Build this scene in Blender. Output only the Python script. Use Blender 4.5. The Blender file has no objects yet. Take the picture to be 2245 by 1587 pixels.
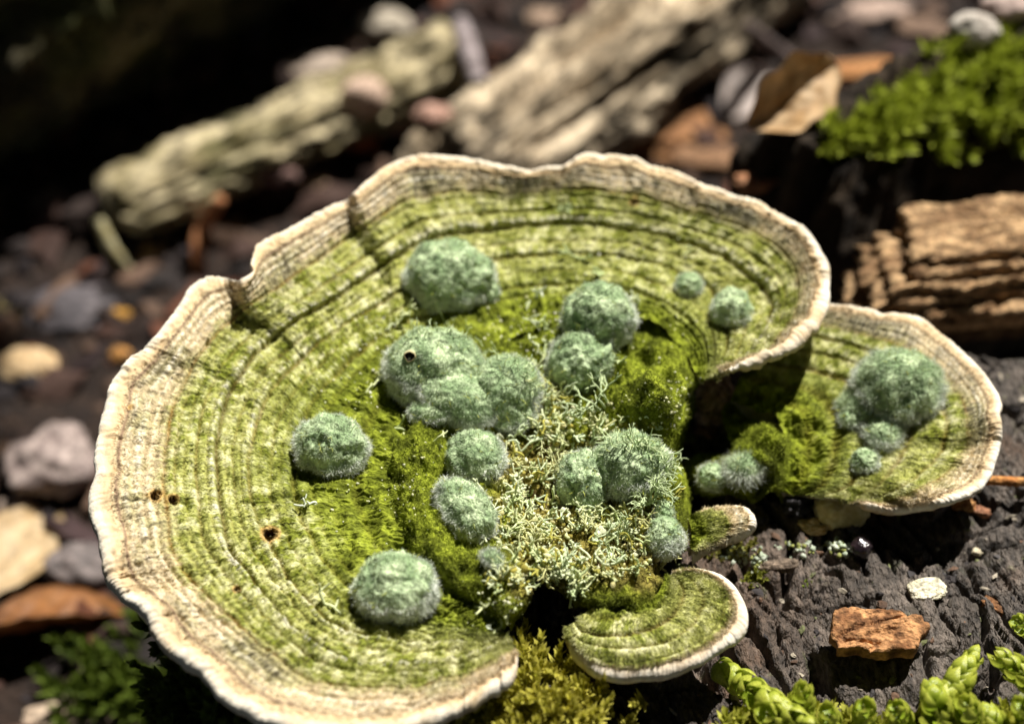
import bpy, math, random
import numpy as np
from mathutils import Vector, Matrix
from mathutils.bvhtree import BVHTree

# ------------------------------------------------------------------ camera, sky, sun
S = 0.01                      # everything below is laid out in centimetres
W_PX, H_PX, LENS, SENSOR = 2245.0, 1587.0, 60.0, 36.0
FPX = LENS / SENSOR * W_PX
PITCH = math.radians(42.0)
FWD = np.array([0.0, math.cos(PITCH), -math.sin(PITCH)])
RIGHT = np.array([1.0, 0.0, 0.0])
UP = np.array([0.0, math.sin(PITCH), math.cos(PITCH)])
CAM = -28.0 * FWD

scn = bpy.context.scene
col = scn.collection
cam_d = bpy.data.cameras.new('camera')
cam = bpy.data.objects.new('camera', cam_d)
col.objects.link(cam)
cam_d.lens = LENS
cam_d.sensor_width = SENSOR
cam_d.clip_start = 0.005
cam_d.clip_end = 200.0
cam.location = Vector(CAM * S)
cam.rotation_euler = (math.pi / 2 - PITCH, 0, 0)
cam_d.dof.use_dof = True
cam_d.dof.focus_distance = 0.236
cam_d.dof.aperture_fstop = 11.5
scn.camera = cam

SUN_AZ = (0.55, 0.82)         # horizontal direction towards the sun
SUN_EL = math.radians(61.0)
_n = math.hypot(*SUN_AZ)
SUN = Vector((SUN_AZ[0] / _n * math.cos(SUN_EL), SUN_AZ[1] / _n * math.cos(SUN_EL), math.sin(SUN_EL)))

world = bpy.data.worlds.new('World')
scn.world = world
world.use_nodes = True
nt = world.node_tree
bg = nt.nodes['Background']
sky = nt.nodes.new('ShaderNodeTexSky')
sky.sky_type = 'NISHITA'
sky.sun_disc = False
sky.sun_elevation = SUN_EL
sky.sun_rotation = math.atan2(SUN.x, SUN.y)
nt.links.new(sky.outputs[0], bg.inputs[0])
bg.inputs[1].default_value = 0.05

sun_d = bpy.data.lights.new('sun', 'SUN')
sun = bpy.data.objects.new('sun', sun_d)
col.objects.link(sun)
sun_d.energy = 5.0
sun_d.angle = math.radians(0.5)
sun_d.color = (1.0, 0.955, 0.88)
sun.rotation_euler = SUN.to_track_quat('Z', 'Y').to_euler()

scn.view_settings.view_transform = 'Standard'
scn.view_settings.look = 'None'
scn.view_settings.exposure = 0.8
scn.view_settings.gamma = 1.0
scn.render.engine = 'CYCLES'
scn.cycles.use_denoising = True
scn.cycles.max_bounces = 6
scn.cycles.transparent_max_bounces = 6

# ------------------------------------------------------------------ numeric helpers
rng = np.random.default_rng(7)
random.seed(7)


def ray(px, py):
    px = np.asarray(px, float); py = np.asarray(py, float)
    a = (px - W_PX / 2) / FPX
    b = (H_PX / 2 - py) / FPX
    return FWD + a[..., None] * RIGHT + b[..., None] * UP


def P(px, py, z):
    """photo pixel -> point (cm) at height z"""
    d = ray(px, py)
    t = (np.asarray(z, float) - CAM[2]) / d[..., 2]
    return CAM + d * t[..., None]


def _hash(ix, iy, iz, k):
    h = (ix * 374761393 + iy * 668265263 + iz * 2147483647 + k * 974634777) & 0xFFFFFFFF
    h = ((h ^ (h >> 13)) * 1274126177) & 0xFFFFFFFF
    h = ((h ^ (h >> 16)) * 2246822519) & 0xFFFFFFFF
    return (h ^ (h >> 15)) & 0xFFFFFFFF


def noise(x, y, z=0.0, seed=0):
    """gradient noise, about -1..1"""
    x, y, z = np.broadcast_arrays(np.asarray(x, float), np.asarray(y, float), np.asarray(z, float))
    x0 = np.floor(x); y0 = np.floor(y); z0 = np.floor(z)
    fx, fy, fz = x - x0, y - y0, z - z0
    xi, yi, zi = x0.astype(np.int64), y0.astype(np.int64), z0.astype(np.int64)
    u = fx * fx * fx * (fx * (fx * 6 - 15) + 10)
    v = fy * fy * fy * (fy * (fy * 6 - 15) + 10)
    w = fz * fz * fz * (fz * (fz * 6 - 15) + 10)
    out = 0
    for dx in (0, 1):
        for dy in (0, 1):
            for dz in (0, 1):
                h = _hash(xi + dx, yi + dy, zi + dz, seed + 11)
                gx = ((h & 1023) / 511.5) - 1
                gy = (((h >> 10) & 1023) / 511.5) - 1
                gz = (((h >> 20) & 1023) / 511.5) - 1
                d = gx * (fx - dx) + gy * (fy - dy) + gz * (fz - dz)
                out = out + d * (u if dx else 1 - u) * (v if dy else 1 - v) * (w if dz else 1 - w)
    return out * 1.35


def fbm(x, y, z=0.0, o=4, seed=0, gain=0.5):
    a, f, t = 1.0, 1.0, 0
    for i in range(o):
        t = t + a * noise(np.asarray(x) * f, np.asarray(y) * f, np.asarray(z) * f, seed + i * 17)
        a *= gain
        f *= 2.03
    return t


def sstep(a, b, x):
    t = np.clip((np.asarray(x, float) - a) / (b - a), 0, 1)
    return t * t * (3 - 2 * t)


def gauss(x, w):
    return np.exp(-(np.asarray(x) / w) ** 2)


def crom(pts, t):
    """Catmull-Rom through pts at parameter t (0..n-1)"""
    pts = np.asarray(pts, float)
    n = len(pts)
    i = np.clip(np.floor(t).astype(int), 0, n - 2)
    f = (t - i)
    p0 = pts[np.clip(i - 1, 0, n - 1)]; p1 = pts[i]; p2 = pts[i + 1]; p3 = pts[np.clip(i + 2, 0, n - 1)]
    f = f.reshape(f.shape + (1,) * (pts.ndim - 1))
    return 0.5 * (2 * p1 + (p2 - p0) * f + (2 * p0 - 5 * p1 + 4 * p2 - p3) * f ** 2 + (3 * p1 - p0 - 3 * p2 + p3) * f ** 3)


def lerp3(a, b, t):
    return np.asarray(a) + (np.asarray(b) - np.asarray(a)) * np.asarray(t)[..., None]


def unit(v):
    return v / np.maximum(np.linalg.norm(v, axis=-1, keepdims=True), 1e-9)


# ------------------------------------------------------------------ scene helpers
WLOC = {}


def thing(name, loc, label, cat, group=None, kind=None):
    o = bpy.data.objects.new(name, None)
    o.empty_display_size = 0.003
    col.objects.link(o)
    o.location = Vector(np.asarray(loc, float) * S)
    WLOC[o] = np.asarray(loc, float)
    tag(o, label, cat, group, kind)
    return o


def tag(o, label=None, cat=None, group=None, kind=None):
    if label: o['label'] = label
    if cat: o['category'] = cat
    if group: o['group'] = group
    if kind: o['kind'] = kind
    return o


def mesh_data(name, V, F, mat, cols=None, smooth=True):
    V = np.asarray(V, float)
    me = bpy.data.meshes.new(name)
    if isinstance(F, np.ndarray):
        k = F.shape[1]
        nf = len(F)
        me.vertices.add(len(V)); me.vertices.foreach_set('co', (V * S).ravel())
        me.loops.add(nf * k); me.loops.foreach_set('vertex_index', F.astype(np.int32).ravel())
        me.polygons.add(nf)
        me.polygons.foreach_set('loop_start', (np.arange(nf) * k).astype(np.int32))
        me.update(calc_edges=True)
    else:
        me.from_pydata((V * S).tolist(), [], F)
    if cols is not None:
        a = me.attributes.new('Col', 'FLOAT_COLOR', 'POINT')
        c = np.ones((len(V), 4)); c[:, :3] = np.clip(cols, 0, 1)
        a.data.foreach_set('color', c.ravel())
    me.polygons.foreach_set('use_smooth', np.full(len(me.polygons), bool(smooth)))
    me.materials.append(mat)
    me.update()
    return me


def mk(name, V, F, mat, parent=None, cols=None, smooth=True, origin=None):
    """V in world centimetres"""
    V = np.asarray(V, float)
    if origin is None:
        origin = np.array([V[:, 0].mean(), V[:, 1].mean(), V[:, 2].min()])
    if parent is not None:
        origin = WLOC[parent]
    me = mesh_data(name, V - origin, F, mat, cols, smooth)
    o = bpy.data.objects.new(name, me)
    col.objects.link(o)
    if parent is not None:
        o.parent = parent
    else:
        o.location = Vector(origin * S)
    WLOC[o] = np.asarray(origin, float)
    return o


class MB:
    """collects pieces of one mesh"""
    def __init__(self):
        self.V, self.F, self.C, self.n = [], [], [], 0

    def add(self, V, F, c=None):
        V = np.asarray(V, float)
        self.V.append(V); self.F.append(np.asarray(F) + self.n); self.n += len(V)
        if c is None: c = (0.5, 0.5, 0.5)
        c = np.asarray(c, float)
        self.C.append(np.broadcast_to(c, (len(V), 3)))

    def arrays(self):
        return np.concatenate(self.V), np.concatenate(self.F), np.concatenate(self.C)

    def build(self, name, mat, parent=None, smooth=True, origin=None):
        V, F, C = self.arrays()
        return mk(name, V, F, mat, parent, C, smooth, origin)


def grid_faces(nu, nv, closed=False):
    i = np.arange(nu if closed else nu - 1)[:, None]
    j = np.arange(nv - 1)[None]
    i2 = (i + 1) % nu
    f = np.stack([np.broadcast_to(a, (len(i), nv - 1)) for a in (i * nv + j, i2 * nv + j, i2 * nv + j + 1, i * nv + j + 1)], -1)
    return f.reshape(-1, 4)


def bvh_of(V, F):
    return BVHTree.FromPolygons(np.asarray(V).tolist(), np.asarray(F).tolist())


def obvh(o):
    me = o.data
    V = np.zeros(len(me.vertices) * 3); me.vertices.foreach_get('co', V)
    V = V.reshape(-1, 3) / S + WLOC[o]
    return BVHTree.FromPolygons(V.tolist(), [list(p.vertices) for p in me.polygons])


FZ = -7.2         # height of the forest floor below the stump top
SURF = []        # surfaces that things are set down on


def hit(px, py, surfs=None):
    d = Vector(ray(px, py)).normalized()
    o = Vector(CAM)
    best = None
    for b in (surfs if surfs is not None else SURF):
        r = b.ray_cast(o, d)
        if r[0] is not None and (best is None or r[3] < best[3]):
            best = r
    if best is None:
        return P(px, py, FZ), np.array([0, 0, 1.0])
    n = np.array(best[1])
    if n[2] < 0: n = -n
    return np.array(best[0]), n


def drop(x, y, surfs=None, z=30.0):
    best = None
    for b in (surfs if surfs is not None else SURF):
        r = b.ray_cast(Vector((x, y, z)), Vector((0, 0, -1)))
        if r[0] is not None and (best is None or r[0].z > best[0].z):
            best = r
    if best is None:
        return np.array([x, y, FZ]), np.array([0, 0, 1.0])
    n = np.array(best[1])
    return np.array(best[0]), (n if n[2] > 0 else -n)


def cmpx(p):
    """centimetres per photo pixel at point p"""
    return float(np.dot(np.asarray(p) - CAM, FWD)) / FPX


# ------------------------------------------------------------------ materials
def nodes_of(m):
    m.use_nodes = True
    n = m.node_tree
    n.nodes.clear()
    return n


def make_mat(name, c1=None, c2=None, scale=6.0, detail=6.0, bump=0.3, bscale=None, rough=0.85, spec=0.25,
             vc=False, transl=0.0, var=0.35, stretch=(1, 1, 1), sheen=0.0, coat=0.0, bdist=0.0004, contrast=(0.35, 0.65)):
    m = bpy.data.materials.new(name)
    n = nodes_of(m)
    N, L = n.nodes, n.links
    out = N.new('ShaderNodeOutputMaterial')
    tc = N.new('ShaderNodeTexCoord')
    mp = N.new('ShaderNodeMapping')
    mp.inputs['Scale'].default_value = tuple(100.0 * s for s in stretch)
    L.new(tc.outputs['Object'], mp.inputs[0])
    nz = N.new('ShaderNodeTexNoise')
    nz.inputs['Scale'].default_value = scale
    nz.inputs['Detail'].default_value = detail
    nz.inputs['Roughness'].default_value = 0.62
    L.new(mp.outputs[0], nz.inputs['Vector'])
    rp = N.new('ShaderNodeMapRange')
    rp.inputs['From Min'].default_value = contrast[0]
    rp.inputs['From Max'].default_value = contrast[1]
    L.new(nz.outputs['Fac'], rp.inputs['Value'])
    if vc:
        at = N.new('ShaderNodeAttribute'); at.attribute_name = 'Col'
        mr = N.new('ShaderNodeMapRange')
        mr.inputs['To Min'].default_value = 1 - var
        mr.inputs['To Max'].default_value = 1 + var
        L.new(rp.outputs[0], mr.inputs['Value'])
        mx = N.new('ShaderNodeVectorMath'); mx.operation = 'SCALE'
        L.new(at.outputs['Color'], mx.inputs[0]); L.new(mr.outputs[0], mx.inputs['Scale'])
        colout = mx.outputs[0]
    else:
        mx = N.new('ShaderNodeMix'); mx.data_type = 'RGBA'
        mx.inputs['A'].default_value = (*c1, 1); mx.inputs['B'].default_value = (*c2, 1)
        L.new(rp.outputs[0], mx.inputs['Factor'])
        colout = mx.outputs['Result']
    bs = N.new('ShaderNodeBsdfPrincipled')
    L.new(colout, bs.inputs['Base Color'])
    bs.inputs['Roughness'].default_value = rough
    bs.inputs['Specular IOR Level'].default_value = spec
    if sheen:
        bs.inputs['Sheen Weight'].default_value = sheen
    if coat:
        bs.inputs['Coat Weight'].default_value = coat
    if bump:
        nb = N.new('ShaderNodeTexNoise')
        nb.inputs['Scale'].default_value = bscale or scale * 3
        nb.inputs['Detail'].default_value = 5
        L.new(mp.outputs[0], nb.inputs['Vector'])
        bp = N.new('ShaderNodeBump')
        bp.inputs['Strength'].default_value = bump
        bp.inputs['Distance'].default_value = bdist
        L.new(nb.outputs['Fac'], bp.inputs['Height'])
        L.new(bp.outputs[0], bs.inputs['Normal'])
    sh = bs.outputs[0]
    if transl:
        tr = N.new('ShaderNodeBsdfTranslucent')
        L.new(colout, tr.inputs['Color'])
        ms = N.new('ShaderNodeMixShader')
        ms.inputs[0].default_value = transl
        L.new(sh, ms.inputs[1]); L.new(tr.outputs[0], ms.inputs[2])
        sh = ms.outputs[0]
    L.new(sh, out.inputs[0])
    return m


M = {}
M['cap'] = make_mat('fungus_cap', vc=True, scale=16, var=0.3, bump=0.6, bscale=26, rough=0.95, spec=0.12, bdist=0.0005, contrast=(0.3, 0.7))
M['margin'] = make_mat('fungus_margin', vc=True, scale=9, var=0.10, bump=0.35, bscale=22, rough=0.8, spec=0.2)
M['pore'] = make_mat('fungus_pores', (0.50, 0.42, 0.29), (0.66, 0.58, 0.43), scale=8, bump=0.6, bscale=55, rough=0.9)
M['fuzz'] = make_mat('fine_hairs', vc=True, scale=10, var=0.15, bump=0, rough=0.9, spec=0.1, transl=0.30)
M['mould'] = make_mat('mould_body', vc=True, scale=12, var=0.3, bump=0.8, bscale=16, rough=1.0, spec=0.05, bdist=0.0008)
M['mould_hair'] = make_mat('mould_hairs', vc=True, scale=7, var=0.25, bump=0, rough=1.0, spec=0.05, transl=0.12)
M['crust'] = make_mat('lichen_crust', vc=True, scale=11, var=0.45, bump=1.0, bscale=28, rough=0.95, spec=0.1, bdist=0.0006)
M['lichen'] = make_mat('coral_lichen', vc=True, scale=14, var=0.2, bump=0.3, bscale=50, rough=0.85, spec=0.15, transl=0.12)
M['leaf_moss'] = make_mat('moss_leaf', vc=True, scale=9, var=0.25, bump=0.25, bscale=30, rough=0.30, spec=0.6, transl=0.40)
M['moss'] = make_mat('star_moss', vc=True, scale=9, var=0.3, bump=0, rough=0.6, spec=0.3, transl=0.3)
M['stump'] = make_mat('charred_wood', vc=True, scale=9, var=0.6, bump=1.0, bscale=13, rough=0.7, spec=0.4, bdist=0.0016, stretch=(1.4, 0.6, 1.0))
M['bark'] = make_mat('log_bark', vc=True, scale=3.5, var=0.5, bump=0.8, bscale=14, rough=0.9, spec=0.2, bdist=0.001)
M['chip'] = make_mat('wood_chip', vc=True, scale=9, var=0.5, bump=0.9, bscale=14, rough=0.8, spec=0.25, bdist=0.0009)
M['stone'] = make_mat('pebble', vc=True, scale=7, var=0.35, bump=0.4, bscale=20, rough=0.75, spec=0.3)
M['dry_leaf'] = make_mat('dry_leaf', vc=True, scale=5, var=0.25, bump=0.3, bscale=18, rough=0.6, spec=0.35, transl=0.25)
M['soil'] = make_mat('forest_humus', (0.008, 0.005, 0.004), (0.032, 0.019, 0.013), scale=2.2, bump=1.0, bscale=6, rough=0.9, bdist=0.002)
M['glossy'] = make_mat('glossy_seed', (0.008, 0.006, 0.008), (0.03, 0.018, 0.022), scale=6, bump=0.3, bscale=12, rough=0.22, spec=0.6, coat=0.4)
M['hole'] = make_mat('bore_hole_wall', (0.02, 0.010, 0.004), (0.06, 0.03, 0.012), scale=20, bump=0.3, rough=1.0)
M['litter'] = make_mat('litter_crumbs', vc=True, scale=8, var=0.3, bump=0.4, bscale=24, rough=0.8, spec=0.25)

# ------------------------------------------------------------------ ground and stump
def ground():
    def axis(a, b, step, far):
        core = np.arange(a, b + step, step)
        k = np.cumsum(step * 1.18 ** np.arange(1, 60))
        k = k[k < far]
        return np.concatenate([(a - k)[::-1], core, b + k])
    xs = axis(-28, 30, 0.32, 3000); ys = axis(-14, 60, 0.32, 3000)
    X, Y = np.meshgrid(xs, ys, indexing='ij')
    near = np.exp(-((np.hypot(X, Y - 15) / 120) ** 2))
    Z = FZ - 0.3 + near * (0.55 * fbm(X * 0.16, Y * 0.16, 0, 4, 3) + 0.16 * fbm(X * 0.9, Y * 0.9, 0, 3, 9)) + (1 - near) * 2.0 * fbm(X * 0.008, Y * 0.008, 0, 3, 5)
    V = np.stack([X, Y, Z], -1).reshape(-1, 3)
    F = grid_faces(len(xs), len(ys))
    o = mk('forest_floor', V, F, M['soil'], origin=np.zeros(3))
    o['kind'] = 'structure'
    o['label'] = 'dark humus forest floor below and behind the stump'
    c = (X > -30) & (X < 30) & (Y > -16) & (Y < 56)
    SURF.append(obvh(o))
    return o


floor = ground()
FLOOR = [SURF[0]]

GR = np.array([0.30, -0.954]); AC = np.array([0.954, 0.30])


def stump_z(X, Y):
    g = X * GR[0] + Y * GR[1]
    c = X * AC[0] + Y * AC[1]
    wob = 0.35 * fbm(X * 0.5, Y * 0.5, 0, 3, 21)
    cw = c + wob
    z = 0.16 * fbm(cw * 0.7, g * 0.22, 0, 3, 31)
    n1 = noise(cw * 1.5, g * 0.26, 0.3, 41)
    n2 = noise(cw * 3.1, g * 0.45, 1.7, 43)
    n3 = noise(cw * 0.5, g * 1.3, 4.7, 47)
    m1 = sstep(-0.35, 0.3, noise(X * 0.4, Y * 0.4, 2.0, 52))
    z = z - 0.50 * m1 * gauss(n1, 0.055) - 0.24 * gauss(n2, 0.065) * sstep(-0.3, 0.3, noise(X * 0.7, Y * 0.7, 5.0, 53)) - 0.16 * gauss(n3, 0.045) * sstep(-0.2, 0.2, noise(X * 0.9, Y * 0.9, 7.0, 54))
    z = z + 0.10 * (0.5 - np.abs(fbm(cw * 4.6, g * 0.6, 0.0, 4, 61, 0.62))) + 0.045 * fbm(cw * 9.0, g * 1.6, 0.0, 3, 63, 0.7) + 0.050 * fbm(X * 4.5, Y * 4.5, 0.0, 4, 71, 0.75)
    z = z - 0.10 * sstep(0.42, 0.75, noise(X * 3.2, Y * 2.6, 0.5, 75))
    # outline of the broken stump top
    edge = np.minimum.reduce([X + 4.6 + 0.5 * noise(Y * 0.6, 1.0, 0, 81), 2.3 - 1.9 * sstep(3.5, 5.5, X) - Y + 0.5 * noise(X * 0.7, 3.0, 0, 83),
                              12.5 - X, Y + 10.5])
    fall = sstep(0.25, -1.2, edge)
    return z - 8.0 * fall, fall


def build_stump():
    step = 0.027
    xs = np.arange(-6.4, 11.2, step); ys = np.arange(-9.4, 6.4, step)
    X, Y = np.meshgrid(xs, ys, indexing='ij')
    Z, fall = stump_z(X, Y)
    V = np.stack([X, Y, Z], -1).reshape(-1, 3)
    F = grid_faces(len(xs), len(ys))
    base = np.array([0.098, 0.080, 0.066])
    t = sstep(-0.3, 0.5, fbm(X * 1.3, Y * 1.3, 0, 4, 91))
    C = lerp3(base * 0.7, base * 1.35, t)
    br = sstep(0.15, 0.6, fbm(X * 0.6, Y * 0.6, 3.0, 4, 95)) * 0.8
    br = np.maximum(br, 0.75 * np.exp(-(((X - 3.0) / 1.3) ** 2 + ((Y + 4.6) / 1.6) ** 2)))
    C = lerp3(C.reshape(-1, 3), np.array([0.085, 0.050, 0.030]), br.ravel()).reshape(C.shape)
    gn = sstep(0.35, 0.7, fbm(X * 2.4, Y * 2.4, 8.0, 4, 97)) * 0.55
    C = C + (np.array([0.075, 0.085, 0.030]) - C) * gn[..., None]
    pale = sstep(0.62, 0.85, fbm(X * 7, Y * 7, 1.0, 3, 99)) * 0.5
    C = C + (np.array([0.22, 0.20, 0.18]) - C) * pale[..., None]
    o = mk('tree_stump', V, F, M['stump'], cols=C.reshape(-1, 3), origin=np.array([2.0, -1.0, -7.5]))
    tag(o, 'charred blackish stump top with deep grain cracks under the fungi', 'stump')
    k = 4
    Vc = np.stack([X[::k, ::k], Y[::k, ::k], Z[::k, ::k]], -1)
    SURF.append(bvh_of(Vc.reshape(-1, 3), grid_faces(Vc.shape[0], Vc.shape[1])))
    return o


stump = build_stump()
STUMP = [SURF[-1]]

# ------------------------------------------------------------------ bracket caps
def hermite(vg, Y, v):
    """interpolate Y[...,k,d] over guide values vg at v -> [..., len(v), d]"""
    vg = np.asarray(vg, float)
    m = np.zeros_like(Y)
    d = (Y[..., 1:, :] - Y[..., :-1, :]) / (vg[1:] - vg[:-1])[:, None]
    m[..., 0, :] = d[..., 0, :]; m[..., -1, :] = d[..., -1, :]
    m[..., 1:-1, :] = 0.5 * (d[..., 1:, :] + d[..., :-1, :])
    i = np.clip(np.searchsorted(vg, v, 'right') - 1, 0, len(vg) - 2)
    h = (vg[i + 1] - vg[i])
    t = ((v - vg[i]) / h)
    hh = h[:, None]; t = t[:, None]
    y0 = Y[..., i, :]; y1 = Y[..., i + 1, :]; m0 = m[..., i, :]; m1 = m[..., i + 1, :]
    return (2 * t ** 3 - 3 * t ** 2 + 1) * y0 + (t ** 3 - 2 * t ** 2 + t) * hh * m0 + (-2 * t ** 3 + 3 * t ** 2) * y1 + (t ** 3 - t ** 2) * hh * m1


def fan(stations, zst, vg, NU, NV, dense=None, fold=None, relief=None, rim_r=0.12):
    """unprojects a fan of traced guide curves into a surface grid [NU,NV,3]"""
    st = np.asarray(stations, float)
    n = st.shape[0]
    s = np.linspace(0, n - 1, NU)
    Y = np.concatenate([st, np.asarray(zst, float)[..., None]], -1)
    G = crom(Y, s)
    if dense is not None:
        D = np.asarray(dense, float)
        arc = np.concatenate([[0], np.cumsum(np.linalg.norm(np.diff(D, axis=0), axis=1))])
        fine_t = np.linspace(0, arc[-1], 4000)
        fp = np.stack([np.interp(fine_t, arc, D[:, 0]), np.interp(fine_t, arc, D[:, 1])], -1)
        par = []
        last = 0
        for q in st[:, -1]:
            dd = np.linalg.norm(fp - q, axis=1)
            dd[:last] += 1e3
            dd[last + 700:] += 1e3
            k = int(np.argmin(dd)); par.append(fine_t[k]); last = k
        par[0] = 0; par[-1] = arc[-1]
        tt = crom(np.array(par)[:, None], s)[:, 0]
        tt = np.maximum.accumulate(tt)
        ii = np.interp(tt, arc, np.arange(len(D)))
        G[:, -1, :2] = crom(D, ii)
    v = np.linspace(0, 1, NV)
    H = hermite(vg, G, v)
    px, py, z = H[..., 0], H[..., 1], H[..., 2]
    SS, VV = np.meshgrid(s, v, indexing='ij')
    if fold is not None:
        z = z + fold(SS, VV)
    X = P(px, py, z)
    rad = unit(np.gradient(X, axis=1) + 1e-9)
    radh = rad.copy(); radh[..., 2] *= 0.4; radh = unit(radh)
    X = X - radh * (rim_r * sstep(0.8, 1.0, VV) ** 1.0)[..., None]
    rad = unit(np.gradient(X, axis=1) + 1e-9)
    tan = unit(np.gradient(X, axis=0) + 1e-9)
    nor = unit(np.cross(rad, tan))
    flip = np.where(nor[..., 2:3] < 0, -1.0, 1.0)
    nor = nor * flip
    nor = unit(nor + np.array([0, 0, 0.15]))
    if relief is not None:
        X = X + nor * relief(SS, VV, X)[..., None]
    return s, v, SS, VV, X, nor, rad


def rim_part(X, nor, rad, rim_r, NA=14, seed=0, amp=0.25, over=3.6):
    """rounded margin swept around the last row of the grid"""
    e = X[:, -1]; o = rad[:, -1].copy(); o[:, 2] *= 0.35
    k = np.ones(9) / 9
    for c in range(3):
        o[:, c] = np.convolve(np.pad(o[:, c], 4, mode='edge'), k, 'valid')
    o = unit(o)
    up = np.array([0, 0, 1.0]) - o * o[:, 2:3]
    up = unit(up)
    arcl = np.concatenate([[0], np.cumsum(np.linalg.norm(np.diff(e, axis=0), axis=1))])
    r = rim_r * (1 + 1.5 * amp * noise(arcl * 1.5, 0.5, 0, seed) + 0.8 * amp * noise(arcl * 4.0, 1.5, 0, seed + 1))
    tw_ = np.minimum(np.linspace(0, 1, len(e)), np.linspace(1, 0, len(e)))
    r = r * (0.12 + 0.88 * sstep(0, 0.025, tw_))
    ph = np.linspace(0, over, NA)
    ring = e[:, None] + o[:, None] * (r[:, None] * np.sin(ph))[..., None] + up[:, None] * (r[:, None] * (np.cos(ph) - 1))[..., None]
    wob = 0.05 * rim_r * 3 * fbm(ring[..., 0] * 4, ring[..., 1] * 4, ring[..., 2] * 4, 3, seed + 5)
    ring[:, 1:] += ((ring - e[:, None]) * wob[..., None])[:, 1:]
    return ring, arcl


def hairs(mb, pos, dirs, length, width, c0, c1, bend=0.35, seed=0):
    """thin two-segment blades"""
    n = len(pos)
    r = np.random.default_rng(seed)
    side = unit(np.cross(dirs, r.normal(size=(n, 3))))
    b = unit(r.normal(size=(n, 3)))
    L = np.broadcast_to(np.asarray(length, float), (n,))[:, None]
    Wd = np.broadcast_to(np.asarray(width, float), (n,))[:, None] * 0.5
    p1 = pos + dirs * L * 0.55
    p2 = pos + unit(dirs + b * bend) * L
    V = np.stack([pos - side * Wd, pos + side * Wd, p1 + side * Wd * 0.7, p1 - side * Wd * 0.7, p2], 1)
    base = np.arange(n)[:, None] * 5
    F = np.concatenate([base + [0, 1, 2], base + [0, 2, 3], base + [3, 2, 4]], 0)
    c0 = np.broadcast_to(c0, (n, 3)); c1 = np.broadcast_to(c1, (n, 3))
    cm = (c0 + c1) / 2
    C = np.stack([c0, c0, cm, cm, c1], 1)
    mb.add(V.reshape(-1, 3), F, C.reshape(-1, 3))


MAIN_ST = [
 [(1535,835),(1545,832),(1555,828),(1565,824),(1578,818),(1588,812)],
 [(1520,800),(1552,792),(1582,790),(1635,778),(1680,765),(1715,765)],
 [(1505,770),(1545,752),(1595,742),(1678,722),(1735,702),(1790,705)],
 [(1480,740),(1525,715),(1585,685),(1692,670),(1752,642),(1822,620)],
 [(1450,715),(1490,685),(1560,638),(1670,626),(1738,582),(1808,550)],
 [(1410,700),(1450,660),(1500,600),(1610,580),(1690,530),(1762,490)],
 [(1360,690),(1395,640),(1430,578),(1530,540),(1610,490),(1660,433)],
 [(1310,690),(1330,628),(1360,563),(1430,512),(1490,455),(1520,383)],
 [(1265,695),(1270,622),(1285,558),(1340,495),(1380,425),(1390,338)],
 [(1215,710),(1200,624),(1205,559),(1240,491),(1260,415),(1270,332)],
 [(1165,730),(1130,632),(1120,566),(1130,498),(1130,425),(1150,362)],
 [(1110,755),(1050,650),(1040,575),(1040,508),(1010,418),(1020,340)],
 [(1060,785),(970,672),(960,595),(950,522),(900,436),(900,335)],
 [(1010,820),(890,705),(880,640),(870,562),(825,480),(790,398)],
 [(970,860),(820,745),(780,695),(760,640),(690,570),(660,475)],
 [(935,900),(750,805),(700,750),(660,700),(590,640),(560,545)],
 [(915,940),(700,860),(640,805),(580,760),(500,705),(440,605)],
 [(900,985),(665,920),(590,865),(520,830),(430,790),(330,735)],
 [(890,1030),(648,980),(560,935),(485,910),(385,880),(240,835)],
 [(890,1075),(642,1040),(545,1010),(474,1000),(363,985),(205,965)],
 [(900,1120),(650,1100),(552,1095),(482,1095),(362,1090),(195,1100)],
 [(920,1165),(672,1160),(580,1170),(500,1185),(378,1200),(222,1240)],
 [(945,1210),(705,1220),(620,1240),(545,1255),(440,1290),(265,1300)],
 [(975,1250),(755,1275),(670,1310),(600,1320),(510,1360),(340,1400)],
 [(1005,1285),(815,1320),(735,1365),(665,1390),(595,1430),(440,1480)],
 [(1040,1315),(890,1352),(820,1392),(750,1437),(690,1487),(560,1565)],
 [(1065,1335),(960,1370),(910,1402),(860,1453),(815,1506),(720,1602)],
 [(1085,1355),(1020,1380),(990,1405),(960,1447),(930,1500),(880,1592)],
 [(1095,1370),(1055,1388),(1045,1405),(1040,1430),(1030,1468),(1020,1545)],
 [(1100,1382),(1085,1390),(1085,1400),(1090,1412),(1095,1440),(1090,1500)],
 [(1105,1390),(1108,1393),(1112,1397),(1118,1405),(1128,1420),(1138,1445)],
]
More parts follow.
